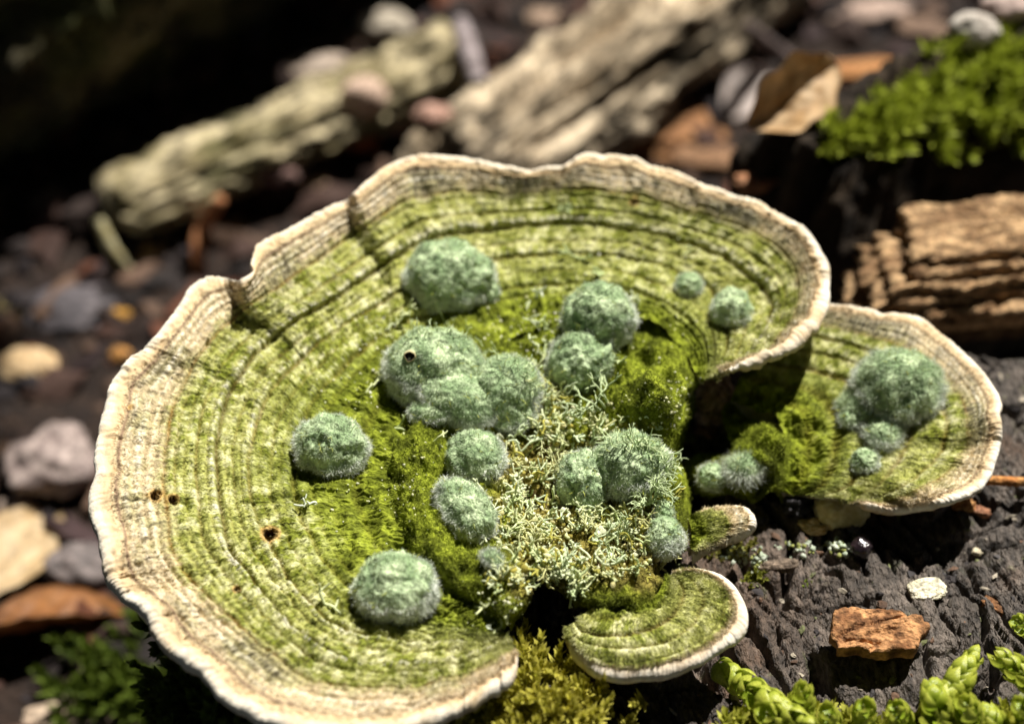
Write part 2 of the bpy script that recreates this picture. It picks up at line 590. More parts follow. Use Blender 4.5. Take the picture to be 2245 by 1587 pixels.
MAIN_RIM = [(1588,812),(1620,798),(1660,782),(1715,765),(1755,738),(1790,705),(1806,668),(1822,620),(1818,580),(1800,540),(1778,503),
 (1745,478),(1700,456),(1660,433),(1615,420),(1580,408),(1540,395),(1500,374),(1460,362),(1430,356),(1390,338),(1350,331),(1320,333),
 (1285,327),(1260,340),(1235,356),(1200,357),(1165,364),(1120,358),(1075,350),(1045,343),(1000,336),(960,332),(925,331),(885,340),
 (850,354),(815,380),(790,399),(765,425),(735,437),(700,455),(660,476),(620,498),(585,515),(560,532),(552,560),(545,592),(520,607),
 (490,601),(465,597),(438,606),(412,625),(395,655),(365,690),(330,738),(305,765),(275,785),(248,815),(232,845),(228,885),(212,930),
 (203,965),(200,1000),(206,1030),(196,1060),(193,1100),(198,1135),(210,1165),(218,1205),(222,1240),(236,1275),(265,1300),(296,1318),
 (318,1345),(330,1378),(350,1412),(385,1432),(415,1450),(445,1482),(470,1515),(510,1542),(560,1567),(610,1582),(660,1598),(720,1604),
 (770,1608),(830,1602),(880,1592),(930,1580),(975,1565),(1020,1546),(1055,1522),(1090,1500),(1120,1482),(1136,1462),(1138,1445)]


def main_z():
    rim = np.interp(np.arange(31), [0, 3, 6, 9, 12, 15, 18, 21, 24, 27, 30], [1.9, 2.05, 2.3, 2.45, 2.45, 2.3, 2.1, 1.85, 1.65, 1.5, 1.4])
    hub = np.interp(np.arange(31), [0, 8, 20, 30], [1.6, 1.6, 1.5, 1.25])
    f = np.array([0, .10, .20, .36, .66, 1.0])
    return hub[:, None] + (rim - hub)[:, None] * f


def main_fold(s, v):
    z = 0
    for s0, a, w, L, vv in ((13.25, 0.36, 0.13, 2.2, 0.42), (15.55, 0.34, 0.11, 1.6, 0.5), (9.05, 0.22, 0.28, 2.2, 0.45), (17.0, 0.12, 0.2, 1.5, 0.5),
                            (5.2, 0.10, 0.3, 1.5, 0.5), (19.95, 0.10, 0.22, 0.6, 0.80), (22.1, -0.14, 0.12, 1.2, 0.72), (2.0, 0.10, 0.25, 1.0, 0.5)):
        up = 1 / (1 + np.exp(-(s0 - s) / w * 2.2))
        z = z + a * up * np.exp(-np.clip(s0 - s, 0, None) / L) * sstep(vv - 0.12, 1.0, v) ** 0.8
    z = z + 0.10 * v ** 3 * noise(s * 0.75, v * 1.2, 0, 203) + 0.05 * v ** 4 * noise(s * 2.1, v * 1.5, 0, 204)
    return z


# ring lines: position, groove depth, groove width, ridge beyond it
MAIN_RINGS = ((0.13, 0.05, 0.014, 0.4), (0.20, 0.03, 0.008, 0.4), (0.25, 0.045, 0.009, 0.6), (0.30, 0.085, 0.010, 0.9), (0.340, 0.025, 0.006, 0.5), (0.375, 0.045, 0.008, 0.6), (0.41, 0.022, 0.006, 0.4),
              (0.45, 0.080, 0.009, 1.0), (0.485, 0.025, 0.006, 0.5), (0.52, 0.045, 0.008, 0.6), (0.56, 0.022, 0.006, 0.4), (0.60, 0.11, 0.011, 1.3), (0.64, 0.025, 0.006, 0.5), (0.685, 0.055, 0.009, 0.8),
              (0.73, 0.025, 0.007, 0.5), (0.765, 0.040, 0.008, 0.6), (0.80, 0.06, 0.008, 0.6), (0.835, 0.035, 0.007, 0.6), (0.865, 0.045, 0.007, 0.6), (0.90, 0.04, 0.006, 0.5), (0.935, 0.035, 0.006, 0.3))


def ring_relief(rings, seed, fine=1.0, knob=1.0):
    def f(s, v, X):
        d = 0
        for i, (v0, dep, w, rg) in enumerate(rings):
            vv = v + 0.010 * noise(s * 1.1, i * 3.7, 0, seed + i) + 0.005 * noise(s * 4.5, i * 3.7, 0, seed + i + 40)
            k = 0.65 + 0.5 * noise(s * 0.8, i * 2.1, 0, seed + 70 + i)
            kk = k * (0.75 + 0.5 * noise(s * 9, i * 1.3, 0, seed + 120 + i))
            d = d - 1.35 * dep * kk * gauss(vv - v0, w) + dep * 0.75 * rg * kk * sstep(v0 - 0.4 * w, v0 + 2 * w, vv) * sstep(v0 + 9 * w, v0 + 2 * w, vv)
        arc = s * 1.0
        fib = fbm(arc * 26, v * 7, 0, 3, seed + 90)
        d = d + fine * (0.036 * fib + 0.075 * noise(s * 2.3, v * 1.7, 0, seed + 91) * sstep(0.2, 0.6, v) * sstep(1.0, 0.9, v) + 0.030 * noise(s * 5.5, v * 3.0, 0, seed + 92) + 0.05 * fbm(X[..., 0] * 2.6, X[..., 1] * 2.6, X[..., 2] * 2.6, 4, seed + 93) + 0.030 * fbm(X[..., 0] * 11, X[..., 1] * 14, X[..., 2] * 14, 3, seed + 95))
        inner = sstep(0.34, 0.12, v)
        d = d + knob * inner * (0.13 * fbm(X[..., 0] * 2.2, X[..., 1] * 2.2, X[..., 2] * 2.2, 4, seed + 97, 0.6))
        return d
    return f


OLIVE_D = np.array([0.098, 0.118, 0.010]); OLIVE = np.array([0.205, 0.240, 0.022]); LIME = np.array([0.365, 0.375, 0.105])
PALE = np.array([0.68, 0.67, 0.39]); CREAM = np.array([0.58, 0.475, 0.29]); WHITE = np.array([0.88, 0.84, 0.73])
BROWN = np.array([0.20, 0.105, 0.025]); DARKF = np.array([0.085, 0.072, 0.050]); GREYW = np.array([0.50, 0.48, 0.40])


def mixc(C, c, t):
    return C + (np.asarray(c) - C) * np.clip(t, 0, 1)[..., None]


def cap_colour(s, v, X, seed, rings, brown_at=0.80, moss_to=0.30, band=True, pale=1.0):
    x, y, z = X[..., 0], X[..., 1], X[..., 2]
    n1 = fbm(x * 1.1, y * 1.1, z * 1.1, 4, seed)
    n2 = fbm(x * 4.5, y * 4.5, z * 4.5, 4, seed + 3, 0.6)
    fib = fbm(s * 30, v * 9, 0, 3, seed + 5, 0.65)
    fib2 = fbm(s * 55, v * 12, 2.0, 2, seed + 6, 0.65)
    C = np.broadcast_to(LIME, v.shape + (3,)).copy()
    C = mixc(C, PALE, pale * sstep(-0.05, 0.75, n2 * 0.8 + fib * 0.55 + 0.25 * n1) * 0.95)
    C = mixc(C, OLIVE, sstep(0.0, 0.5, -n2 * 0.8 + 0.5 * n1) * 0.9)
    C = mixc(C, OLIVE_D * 0.8, sstep(0.15, 0.5, -fib2 * 0.7 - 0.45 * n2) * 0.9)
    C = mixc(C, np.array([0.10, 0.085, 0.03]), 0.7 * sstep(0.40, 0.7, -fib * 0.6 - 0.6 * n2 + 0.2 * n1))
    m = sstep(moss_to + 0.22, moss_to - 0.12, v + 0.10 * n1 + 0.04 * n2)
    mo = lerp3(OLIVE_D * np.ones(v.shape + (3,)), OLIVE * 1.25, np.zeros_like(v)) if False else mixc(np.broadcast_to(OLIVE_D, v.shape + (3,)).copy(), OLIVE * 1.35, sstep(-0.5, 0.6, n2 + 0.4 * n1))
    mo = mixc(mo, np.array([0.42, 0.42, 0.16]), sstep(0.55, 0.95, n2 + 0.2 * fib) * 0.5)
    C = C + (mo - C) * m[..., None]
    wig = 0.010 * noise(s * 1.1, 3.7, 0, seed + 40) + 0.004 * noise(s * 6, 3.7, 0, seed + 41)
    for i, (v0, dep, w, rg) in enumerate(rings):
        vv = v + 0.010 * noise(s * 1.1, i * 3.7, 0, seed - 0 + i) + 0.005 * noise(s * 4.5, i * 3.7, 0, seed + i + 40)
        k = np.clip(dep / 0.08, 0.3, 1.2) * (0.7 + 0.5 * noise(s * 0.8, i * 2.1, 0, seed + 70 + i))
        k = k * (1 - 0.75 * m)
        C = mixc(C, GREYW * 1.15, 0.85 * k * rg * gauss(vv - v0 - 2.2 * w, 1.2 * w) * sstep(-0.15, 0.45, fib2 + 0.3 * n2))
        C = mixc(C, BROWN * (0.45 if dep > 0.1 else 0.8), 0.85 * k * gauss(vv - v0, w * 0.85))
    if band:
        b = sstep(brown_at - 0.03, brown_at + 0.035, v + wig + 0.03 * fib + 0.03 * n2 + 0.02 * n1)
        sc = (1 - brown_at) / 0.20
        Bc = np.broadcast_to(CREAM, v.shape + (3,)).copy()
        Bc = mixc(Bc, np.array([0.42, 0.39, 0.17]), 0.8 * sstep(-0.15, 0.45, n1 + 0.5 * n2) * sstep(0.97, 0.88, v))
        bk = gauss(s / s.max() - 0.30, 0.20)
        Bc = mixc(Bc, np.array([0.24, 0.205, 0.14]), 0.75 * bk * sstep(-0.35, 0.35, n2 + 0.6 * fib) * sstep(0.975, 0.93, v))
        for q, wq, cq, kq in ((0.825, 0.007, DARKF * 1.6, 0.55), (0.85, 0.009, WHITE, 0.55), (0.868, 0.006, DARKF * 1.4, 0.6), (0.888, 0.011, WHITE, 0.9), (0.908, 0.007, DARKF * 1.3, 0.65), (0.926, 0.008, WHITE, 0.7)):
            vq = 1 - (1 - q) * sc
            j = 0.008 * noise(s * 1.3, q * 50, 0, seed + 45) + 0.006 * fib
            Bc = mixc(Bc, cq, kq * (0.6 + 0.6 * noise(s * 1.7, q * 30, 0, seed + 46)) * gauss(v - vq + wig + j, wq * sc) * sstep(-0.5, 0.3, fib2))
        Bc = mixc(Bc, DARKF, 0.85 * sstep(0.0, 0.5, -fib2 * 0.9 - 0.2 + 0.7 * n1) * sstep(0.97, 0.92, v))
        Bc = mixc(Bc, np.array([0.16, 0.085, 0.06]), 0.8 * gauss(v - 0.948 + wig * 0.8, 0.0065))
        Bc = mixc(Bc, np.array([0.58, 0.44, 0.26]), sstep(0.952, 0.97, v + 0.012 * n1))
        C = C + (Bc - C) * b[..., None]
        C = mixc(C, np.array([0.26, 0.14, 0.03]), (0.45 + 0.7 * noise(s * 2.1, 0.4, 0, seed + 43)) * gauss(v - brown_at + wig + 0.004 * fib, 0.006))
    return C


def build_cap(name, label, stations, zst, vg, NU, NV, rings, seed, dense=None, fold=None, rim_r=0.12, base=None, fuzz_n=20000,
              thick=0.42, brown_at=0.80, moss_to=0.30, knob=1.0, fine=1.0, group='bracket fungi on the stump', extra=None, pale=1.0, holes=False):
    rr = ring_relief(rings, seed, fine, knob)
    if extra is not None:
        rr0 = rr
        rr = lambda s, v, X: rr0(s, v, X) + extra(s, v, X)
    s, v, SS, VV, X, nor, rad = fan(stations, zst, vg, NU, NV, dense, fold, rr, rim_r)
    C = cap_colour(SS, VV, X, seed, rings, brown_at, moss_to, pale=pale)
    if holes:
        hd = hole_dist(X)
        C = mixc(C, np.array([0.52, 0.34, 0.12]), 0.85 * sstep(1.75, 1.35, hd))
        C = mixc(C, np.array([0.03, 0.014, 0.007]), sstep(1.15, 0.95, hd))
    root = thing(name, base, label, 'fungus', group)
    jm = int(np.searchsorted(v, 0.962))
    mk('cap', X[:, :jm + 1].reshape(-1, 3), grid_faces(NU, jm + 1), M['cap'], root, C[:, :jm + 1].reshape(-1, 3))
    ring, arcl = rim_part(X, nor, rad, rim_r, seed=seed)
    ms = np.concatenate([X[:, jm:-1], ring], 1)
    k = ms.shape[1]
    na = ring.shape[1]
    mc = np.broadcast_to(np.array([0.58, 0.44, 0.26]), ms.shape).copy()
    tt = np.concatenate([np.linspace(0, 0.35, k - na), np.linspace(0.35, 1.0, na)])
    arc2 = np.repeat(arcl[:, None], k, 1)
    mc = mixc(mc, np.array([0.84, 0.79, 0.68]), np.broadcast_to(gauss(tt - 0.55, 0.20), ms.shape[:2]) * sstep(-0.9, 0.1, fbm(arc2 * 1.1, tt[None], 0, 3, seed + 66)))
    mc = mixc(mc, np.array([0.62, 0.45, 0.24]), np.broadcast_to(sstep(0.8, 1.0, tt), ms.shape[:2]) * 0.6)
    st = fbm(np.repeat(arcl[:, None], k, 1) * 2.5, tt[None] * 1.5, 0, 3, seed + 61)
    mc = mixc(mc, np.array([0.46, 0.30, 0.14]), 0.45 * sstep(0.05, 0.8, st))
    st2 = fbm(arc2 * 9, tt[None] * 1.2, 0, 3, seed + 64)
    mc = mixc(mc, np.array([0.40, 0.27, 0.13]), 0.3 * sstep(0.2, 0.7, st2))
    mk('margin', ms.reshape(-1, 3), grid_faces(NU, k), M['margin'], root, mc.reshape(-1, 3))
    # underside
    nb = 16
    ub = np.linspace(0, 1, nb)
    edge = ring[:, -1]
    idx = (1 - ub) * (NV - 1)
    idx = np.clip(idx, 0, NV - 1).astype(int)
    und = X[:, idx].copy()
    sag = rim_r * 1.6 + (thick - rim_r * 1.6) * sstep(0, 1, ub)
    tw_ = np.minimum(np.linspace(0, 1, NU), np.linspace(1, 0, NU))[:, None]
    und[..., 2] -= sag[None] * (0.08 + 0.92 * sstep(0.0, 0.20, tw_)) + 0.02 * fbm(und[..., 0] * 2, und[..., 1] * 2, 0, 3, seed + 8)
    w = sstep(0, 0.25, ub)[None, :, None]
    und = edge[:, None] * (1 - w) + und * w
    mk('pore_surface', und.reshape(-1, 3), grid_faces(NU, nb), M['pore'], root)
    # felt of radial hairs
    if fuzz_n:
        r = np.random.default_rng(seed)
        iu = r.integers(1, NU - 1, fuzz_n); iv = (np.sqrt(r.random(fuzz_n)) * 0.965 * (NV - 1)).astype(int)
        p = X[iu, iv] + (X[np.minimum(iu + 1, NU - 1), iv] - X[iu, iv]) * r.random((fuzz_n, 1))
        nn = nor[iu, iv]; rd = rad[iu, iv]
        clump = fbm(p[:, 0] * 3, p[:, 1] * 3, p[:, 2] * 3, 2, seed + 77)
        d = unit(rd * (0.75 + 0.3 * r.random((fuzz_n, 1))) + nn * (0.30 + 0.35 * r.random((fuzz_n, 1))) + r.normal(size=(fuzz_n, 3)) * 0.28)
        cc = C[iu, iv]
        inner = sstep(0.35, 0.15, v[iv])
        tip = cc * (1.25 - 0.1 * inner[:, None]) + 0.10 * (1 - inner[:, None]) * np.array([1, 0.97, 0.75])
        L = (0.055 + 0.055 * r.random(fuzz_n)) * (0.8 + 0.5 * clump.clip(-0.6, 1)) * (1 - 0.35 * inner)
        mb = MB()
        hairs(mb, p - nn * 0.005, d, L, 0.0085, cc, tip, 0.45, seed)
        f = mb.build('felt_hairs', M['fuzz'], root, smooth=False)
        f['kind'] = 'stuff'
    k = 4
    Xc = X[::k, ::k]
    b = bvh_of(Xc.reshape(-1, 3), grid_faces(Xc.shape[0], Xc.shape[1]))
    SURF.append(b)
    return root, b, X, nor, SS, VV


def to_px(X):
    d = X - CAM
    z = d @ FWD
    return W_PX / 2 + FPX * (d @ RIGHT) / z, H_PX / 2 - FPX * (d @ UP) / z


HOLES = [(593, 1170, 15), (341, 1086, 12), (379, 1094, 10), (519, 1291, 7), (1390, 443, 8), (288, 892, 5)]


def hole_dist(X):
    x, y = to_px(X)
    q = np.full(x.shape, 9.0)
    for (hx, hy, hr) in HOLES:
        rr = hr * (1 + 0.18 * noise(np.arctan2(y - hy, x - hx) * 1.3, hx, 0, 3))
        q = np.minimum(q, np.hypot(x - hx, (y - hy) / 0.82) / rr)
    return q


def hole_relief(s, v, X):
    return -0.16 * sstep(1.15, 0.8, hole_dist(X))


main_root, MAINB, MX, MN, MSS, MVV = build_cap(
    'bracket_fungus', 'large green banded bracket fungus with wide wavy cream rim and grey mould puffs', MAIN_ST, main_z(), [0, .3, .45, .6, .8, 1.0], 1150, 250,
    MAIN_RINGS, 300, MAIN_RIM, main_fold, 0.125, P(1230, 1100, 0.0), 90000, 0.5, extra=hole_relief, holes=True)

RIGHT_ST = [
 [(1600,880),(1640,790),(1680,715),(1720,655)],
 [(1635,890),(1710,800),(1770,720),(1815,660)],
 [(1670,898),(1780,812),(1860,740),(1910,672)],
 [(1695,908),(1840,830),(1950,770),(2010,688)],
 [(1710,925),(1880,860),(2030,820),(2090,745)],
 [(1720,945),(1900,900),(2085,880),(2165,820)],
 [(1722,970),(1905,945),(2100,940),(2200,910)],
 [(1720,1000),(1895,990),(2080,1000),(2190,1000)],
 [(1715,1025),(1880,1030),(2030,1050),(2140,1075)],
 [(1712,1045),(1860,1062),(1970,1080),(2040,1108)],
 [(1708,1060),(1830,1080),(1910,1097),(1960,1117)],
 [(1705,1075),(1790,1088),(1850,1096),(1900,1104)],
]
RIGHT_RIM = [(1720,655),(1770,656),(1815,660),(1865,666),(1910,672),(1940,682),(1965,680),(2010,688),(2050,712),(2090,745),(2130,780),(2165,820),
 (2188,852),(2196,880),(2192,900),(2200,925),(2196,965),(2188,1000),(2178,1035),(2160,1062),(2140,1075),(2090,1092),(2040,1108),(2000,1118),(1960,1117),(1925,1106),(1900,1104)]
rz = np.interp(np.arange(12), [0, 3, 6, 9, 11], [1.5, 1.55, 1.25, 0.85, 0.65])
hz = np.interp(np.arange(12), [0, 4, 11], [0.95, 0.90, 0.50])
right_zs = hz[:, None] + (rz - hz)[:, None] * np.array([0, .2, .62, 1.0])


def right_fold(s, v):
    return 0.16 * v ** 2 * noise(s * 0.8, v, 0, 403) + 0.10 * v * np.sin(s * 2.3 + 0.6) * sstep(0.3, 1, v) * sstep(3.5, 5.5, s)


RIGHT_RINGS = ((0.12, 0.10, 0.04, 0.3), (0.25, 0.10, 0.035, 0.3), (0.40, 0.09, 0.022, 0.4), (0.56, 0.06, 0.016, 0.6), (0.70, 0.07, 0.014, 0.8), (0.87, 0.03, 0.010, 0.4))
right_root, RIGHTB, RX, RN, RSS, RVV = build_cap(
    'bracket_fungus', 'mid-sized green bracket fungus half shaded by the large one, above the charred wood', RIGHT_ST, right_zs, [0, .4, .75, 1.0], 480, 150,
    RIGHT_RINGS, 500, RIGHT_RIM, right_fold, 0.085, P(1750, 1090, 0.0), 26000, 0.40, brown_at=0.80, moss_to=0.30, knob=1.4, pale=1.0, fine=0.6)

FRONT_ST = [
 [(1300,1325),(1262,1360),(1250,1370),(1228,1372)],
 [(1320,1328),(1275,1378),(1262,1395),(1238,1405)],
 [(1345,1330),(1310,1388),(1300,1412),(1290,1464)],
 [(1370,1330),(1355,1390),(1360,1420),(1345,1484)],
 [(1395,1328),(1400,1382),(1420,1415),(1420,1480)],
 [(1415,1322),(1440,1370),(1475,1398),(1500,1462)],
 [(1430,1315),(1470,1350),(1515,1370),(1570,1432)],
 [(1440,1305),(1490,1325),(1537,1335),(1625,1390)],
 [(1447,1295),(1497,1300),(1540,1305),(1640,1330)],
 [(1452,1287),(1490,1280),(1525,1280),(1605,1268)],
 [(1457,1280),(1478,1270),(1500,1262),(1545,1240)],
 [(1460,1275),(1466,1268),(1475,1258),(1495,1243)],
]
fz = np.interp(np.arange(12), [0, 3, 6, 9, 11], [1.0, 0.95, 1.0, 1.25, 1.25])
front_zs = 1.15 + (fz - 1.15)[:, None] * np.array([0, .1, .3, 1.0])
FRONT_RINGS = ((0.20, 0.03, 0.04, 0.2), (0.45, 0.075, 0.030, 0.3), (0.60, 0.05, 0.020, 0.9), (0.78, 0.03, 0.015, 0.4), (0.90, 0.03, 0.012, 0.3))
front_root, FRONTB, FX, FN, FSS, FVV = build_cap(
    'bracket_fungus', 'small fan-shaped green bracket fungus with white rim in front of the large one', FRONT_ST, front_zs, [0, .45, .6, 1.0], 420, 120,
    FRONT_RINGS, 700, None, lambda s, v: 0.06 * v ** 2 * noise(s * 0.9, v, 0, 603), 0.13, P(1400, 1290, 0.0), 16000, 0.40, brown_at=0.84, moss_to=0.12, pale=1.2, fine=0.4)

FINGER_ST = [
 [(1512,1200),(1520,1207),(1530,1212)],
 [(1514,1190),(1560,1185),(1590,1182)],
 [(1516,1178),(1580,1165),(1640,1165)],
 [(1516,1165),(1580,1145),(1660,1140)],
 [(1514,1152),(1570,1128),(1640,1108)],
 [(1510,1142),(1550,1122),(1592,1106)],
 [(1508,1135),(1525,1126),(1545,1117)],
]
finger_zs = np.full((7, 3), 0.75) + np.array([0, .08, .02]) + np.array([[-.12], [-.05], [0], [.08], [.12], [.1], [.05]])
finger_root, FINGERB, _a, _b, _c, _d = build_cap(
    'bracket_fungus', 'tiny tongue-shaped bracket fungus with cream tip poking over the charred wood', FINGER_ST, finger_zs, [0, .5, 1.0], 160, 70,
    ((0.55, 0.03, 0.03, 0.6), (0.72, 0.03, 0.03, 0.6)), 800, None, None, 0.10, P(1520, 1190, 0.0), 4000, 0.30, brown_at=0.62, moss_to=0.28, fine=0.7, pale=1.1)

# ------------------------------------------------------------------ lichen-crusted hub between the caps
def poly_disc(boundary, centre, NU, NV, zfun, seed):
    B = np.asarray(boundary, float)          # px, py, z_end
    B = np.concatenate([B, B[:1]])
    arc = np.concatenate([[0], np.cumsum(np.linalg.norm(np.diff(B[:, :2], axis=0), axis=1))])
    t = np.linspace(0, arc[-1], NU, endpoint=False)
    bb = np.stack([np.interp(t, arc, B[:, k]) for k in range(3)], -1)
    v = np.linspace(0, 1, NV)
    px = centre[0] + (bb[:, None, 0] - centre[0]) * v
    py = centre[1] + (bb[:, None, 1] - centre[1]) * v
    z = zfun(px, py, v[None] * np.ones((NU, 1)), bb[:, None, 2] * np.ones((1, NV)))
    return px, py, P(px, py, z), v


hub_b = [(p[0][0] + 0.30 * (p[1][0] - p[0][0]), p[0][1] + 0.30 * (p[1][1] - p[0][1]), 1.40) for p in MAIN_ST][::-1]
free = [(1520, 870, 0.5), (1528, 905, 0.2), (1505, 945, 0.3), (1490, 1000, 0.4), (1505, 1060, 0.4), (1515, 1110, 0.4), (1512, 1160, 0.4), (1505, 1200, 0.3), (1450, 1225, 0.3),
        (1445, 1262, 0.9), (1462, 1292, 1.12), (1400, 1345, 1.12), (1310, 1345, 1.10), (1262, 1330, 0.9), (1235, 1300, 0.3), (1200, 1290, 0.2), (1165, 1280, 0.3), (1160, 1320, 0.3), (1140, 1360, 0.3)]
hub_b = hub_b + free


def hub_z(px, py, v, ze):
    z = 1.42 + 0 * px
    z = z + 0.85 * np.exp(-(((px - 1435) / 85) ** 2 + ((py - 860) / 75) ** 2))
    z = z + 0.18 * np.exp(-(((px - 1080) / 70) ** 2 + ((py - 1270) / 70) ** 2))
    z = z - 0.25 * np.exp(-(((px - 1230) / 130) ** 2 + ((py - 1100) / 130) ** 2))
    z = z - 0.30 * np.exp(-(((px - 1370) / 70) ** 2 + ((py - 1180) / 55) ** 2))
    z = z - 0.12 * sstep(1200, 1330, py) * sstep(1180, 1260, px)
    z = np.where(ze < 1.3, z + (ze - z) * sstep(0.90, 1.0, v), np.maximum(z, z + (1.70 - z) * sstep(0.5, 0.82, v)) - 0.45 * sstep(0.84, 1.0, v))
    return z


px, py, HX, hv = poly_disc(hub_b, (1230, 1010), 640, 190, hub_z, 1)
disp = 0.24 * fbm(HX[..., 0] * 1.9, HX[..., 1] * 1.9, HX[..., 2] * 1.6, 4, 911, 0.6) + 0.05 * fbm(HX[..., 0] * 6, HX[..., 1] * 6, HX[..., 2] * 6, 4, 917, 0.65)
rr_ = np.hypot((px - 1330) / 1.25, py - 900)
disp = disp + 0.13 * np.sin(rr_ / 11.5) * np.exp(-(((px - 1460) / 90) ** 2 + ((py - 830) / 80) ** 2))
HX[..., 2] += disp
lich = sstep(0.0, 0.35, 1.0 - np.maximum(np.abs(px - 1265 - 0.2 * (py - 1100)) / 210, np.abs(py - 1120) / 200) + 0.25 * fbm(HX[..., 0] * 1.5, HX[..., 1] * 1.5, 0, 3, 921))
n2 = fbm(HX[..., 0] * 4, HX[..., 1] * 4, HX[..., 2] * 4, 4, 923, 0.6)
n1 = fbm(HX[..., 0] * 1.4, HX[..., 1] * 1.4, HX[..., 2] * 1.4, 3, 925)
HC = mixc(np.broadcast_to(OLIVE_D, HX.shape).copy(), OLIVE * 1.3, sstep(-0.5, 0.5, n2 + 0.5 * n1))
cr = mixc(np.broadcast_to(np.array([0.115, 0.10, 0.022]), HX.shape).copy(), np.array([0.30, 0.25, 0.06]), sstep(-0.3, 0.6, n2))
cr = mixc(cr, np.array([0.07, 0.035, 0.02]), sstep(0.3, 0.7, n1 - 0.3 * n2))
HC = HC + (cr - HC) * lich[..., None]
hub_o = mk('lichen_crust', HX.reshape(-1, 3), grid_faces(640, 190, True), M['crust'], cols=HC.reshape(-1, 3), origin=P(1230, 1100, 0.3))
tag(hub_o, 'olive and ochre crust of moss and lichen at the heart of the large fungus', 'lichen', kind='stuff')
HUBB = bvh_of(HX[::4, ::3].reshape(-1, 3), grid_faces(160, len(range(0, 190, 3)), True))
SURF.append(HUBB)

# olive mound at the foot of the right fungus
mound_b = [(1600,875,0.7),(1650,900,1.0),(1700,920,1.0),(1735,960,1.0),(1745,1010,0.9),(1740,1060,0.7),(1720,1090,0.3),(1660,1100,0.1),(1610,1085,0.1),(1560,1090,0.1),(1520,1080,0.1),
           (1500,1050,0.1),(1500,1010,0.2),(1540,1000,0.2),(1590,1000,0.2),(1612,970,0.1),(1620,940,0.2),(1590,920,0.3),(1575,890,0.4)]


def mound_z(px, py, v, ze):
    z = 0.72 + 0.35 * np.exp(-(((px - 1690) / 60) ** 2 + ((py - 980) / 55) ** 2)) - 0.25 * sstep(1640, 1520, px) - 0.2 * sstep(1010, 1080, py)
    return z + (ze * 0.6 - z) * sstep(0.78, 1.0, v)


px2, py2, QX, qv = poly_disc(mound_b, (1640, 1030), 360, 90, mound_z, 2)
QX[..., 2] += 0.14 * fbm(QX[..., 0] * 2.0, QX[..., 1] * 2.0, QX[..., 2], 4, 931, 0.6) + 0.12 * np.sin(np.hypot(px2 - 1620, (py2 - 1060) * 1.2) / 10.0) * sstep(1600, 1680, px2) + 0.03 * fbm(QX[..., 0] * 8, QX[..., 1] * 8, 0, 3, 933)
n2 = fbm(QX[..., 0] * 4, QX[..., 1] * 4, QX[..., 2] * 4, 4, 935, 0.6)
QC = mixc(np.broadcast_to(OLIVE_D, QX.shape).copy(), OLIVE * 1.3, sstep(-0.5, 0.5, n2))
mound_o = mk('moss_mat', QX.reshape(-1, 3), grid_faces(360, 90, True), M['crust'], cols=QC.reshape(-1, 3), origin=P(1640, 1060, 0.0))
tag(mound_o, 'velvety olive moss mounds at the foot of the half-shaded fungus', 'moss', kind='stuff')
MOUNDB = bvh_of(QX[::3, ::2].reshape(-1, 3), grid_faces(120, 45, True))
SURF.append(MOUNDB)


def velvet(X, C, n, seed, parent, L=0.07, skip=None, closed=True):
    r = np.random.default_rng(seed)
    NU, NV = X.shape[:2]
    iu = r.integers(0, NU - 1, n); iv = (np.sqrt(r.random(n)) * (NV - 2)).astype(int)
    gu = np.gradient(X, axis=0); gv = np.gradient(X, axis=1)
    nn = unit(np.cross(gu, gv)); nn = np.where(nn[..., 2:3] < 0, -nn, nn)
    a = r.random((n, 1)); b = r.random((n, 1))
    p = X[iu, iv] * (1 - a) * (1 - b) + X[iu + 1, iv] * a * (1 - b) + X[iu, iv + 1] * (1 - a) * b + X[iu + 1, iv + 1] * a * b
    nrm = nn[iu, iv]; c = C[iu, iv]
    ok = np.ones(n, bool) if skip is None else r.random(n) > skip[iu, iv]
    p, nrm, c = p[ok], nrm[ok], c[ok]
    m = len(p)
    d = unit(nrm + r.normal(size=(m, 3)) * 0.45)
    mb = MB()
    hairs(mb, p - nrm * 0.01, d, L * (0.5 + r.random(m)), 0.010, c * 0.9, c * 1.5 + 0.02, 0.5, seed)
    o = mb.build('velvet', M['fuzz'], parent, smooth=False)
    o['kind'] = 'stuff'
    return o


velvet(HX, HC, 60000, 41, hub_o, 0.065, lich * 0.85)
velvet(QX, QC, 16000, 43, mound_o, 0.065)
CAPS = [MAINB, RIGHTB, FRONTB, FINGERB, HUBB, MOUNDB]

# ------------------------------------------------------------------ insect bore holes in the large cap
def bore_hole(px, py, r_px, label=None, parent=main_root, surfs=CAPS, ring=True):
    p, n = hit(px, py, surfs)
    r = r_px * cmpx(p)
    ex = unit(np.cross(n, [0, 1, 0.2])); ey = np.cross(n, ex)
    NA = 20
    a = np.linspace(0, 2 * np.pi, NA, endpoint=False)
    prof = [(1.5, -0.06, 0), (1.25, 0.03, 0), (1.08, 0.05, 0), (0.98, 0.04, 1), (0.9, 0.02, 1), (0.7, 0.015, 1), (0.4, 0.015, 1), (0.02, 0.015, 1)]
    V, C = [], []
    for k, (q, h, dk) in enumerate(prof):
        wob = 1 + 0.28 * noise(np.cos(a) * 1.4 + px, np.sin(a) * 1.4 + py, k * 0.1, 5)
        V.append(p + (np.cos(a) * r * q * wob)[:, None] * ex + (np.sin(a) * r * q * wob)[:, None] * ey + n * (h * min(1, r * 10)))
        C.append(np.broadcast_to(np.array([0.014, 0.007, 0.004]) if dk else (np.array([0.46, 0.40, 0.22]) if k else np.array([0.45, 0.50, 0.30])), (NA, 3)))
    V = np.stack(V, 1).reshape(-1, 3); C = np.stack(C, 1).reshape(-1, 3)
    o = mk('bore_hole', V, grid_faces(NA, len(prof), True), M['margin'], parent, C)
    return o


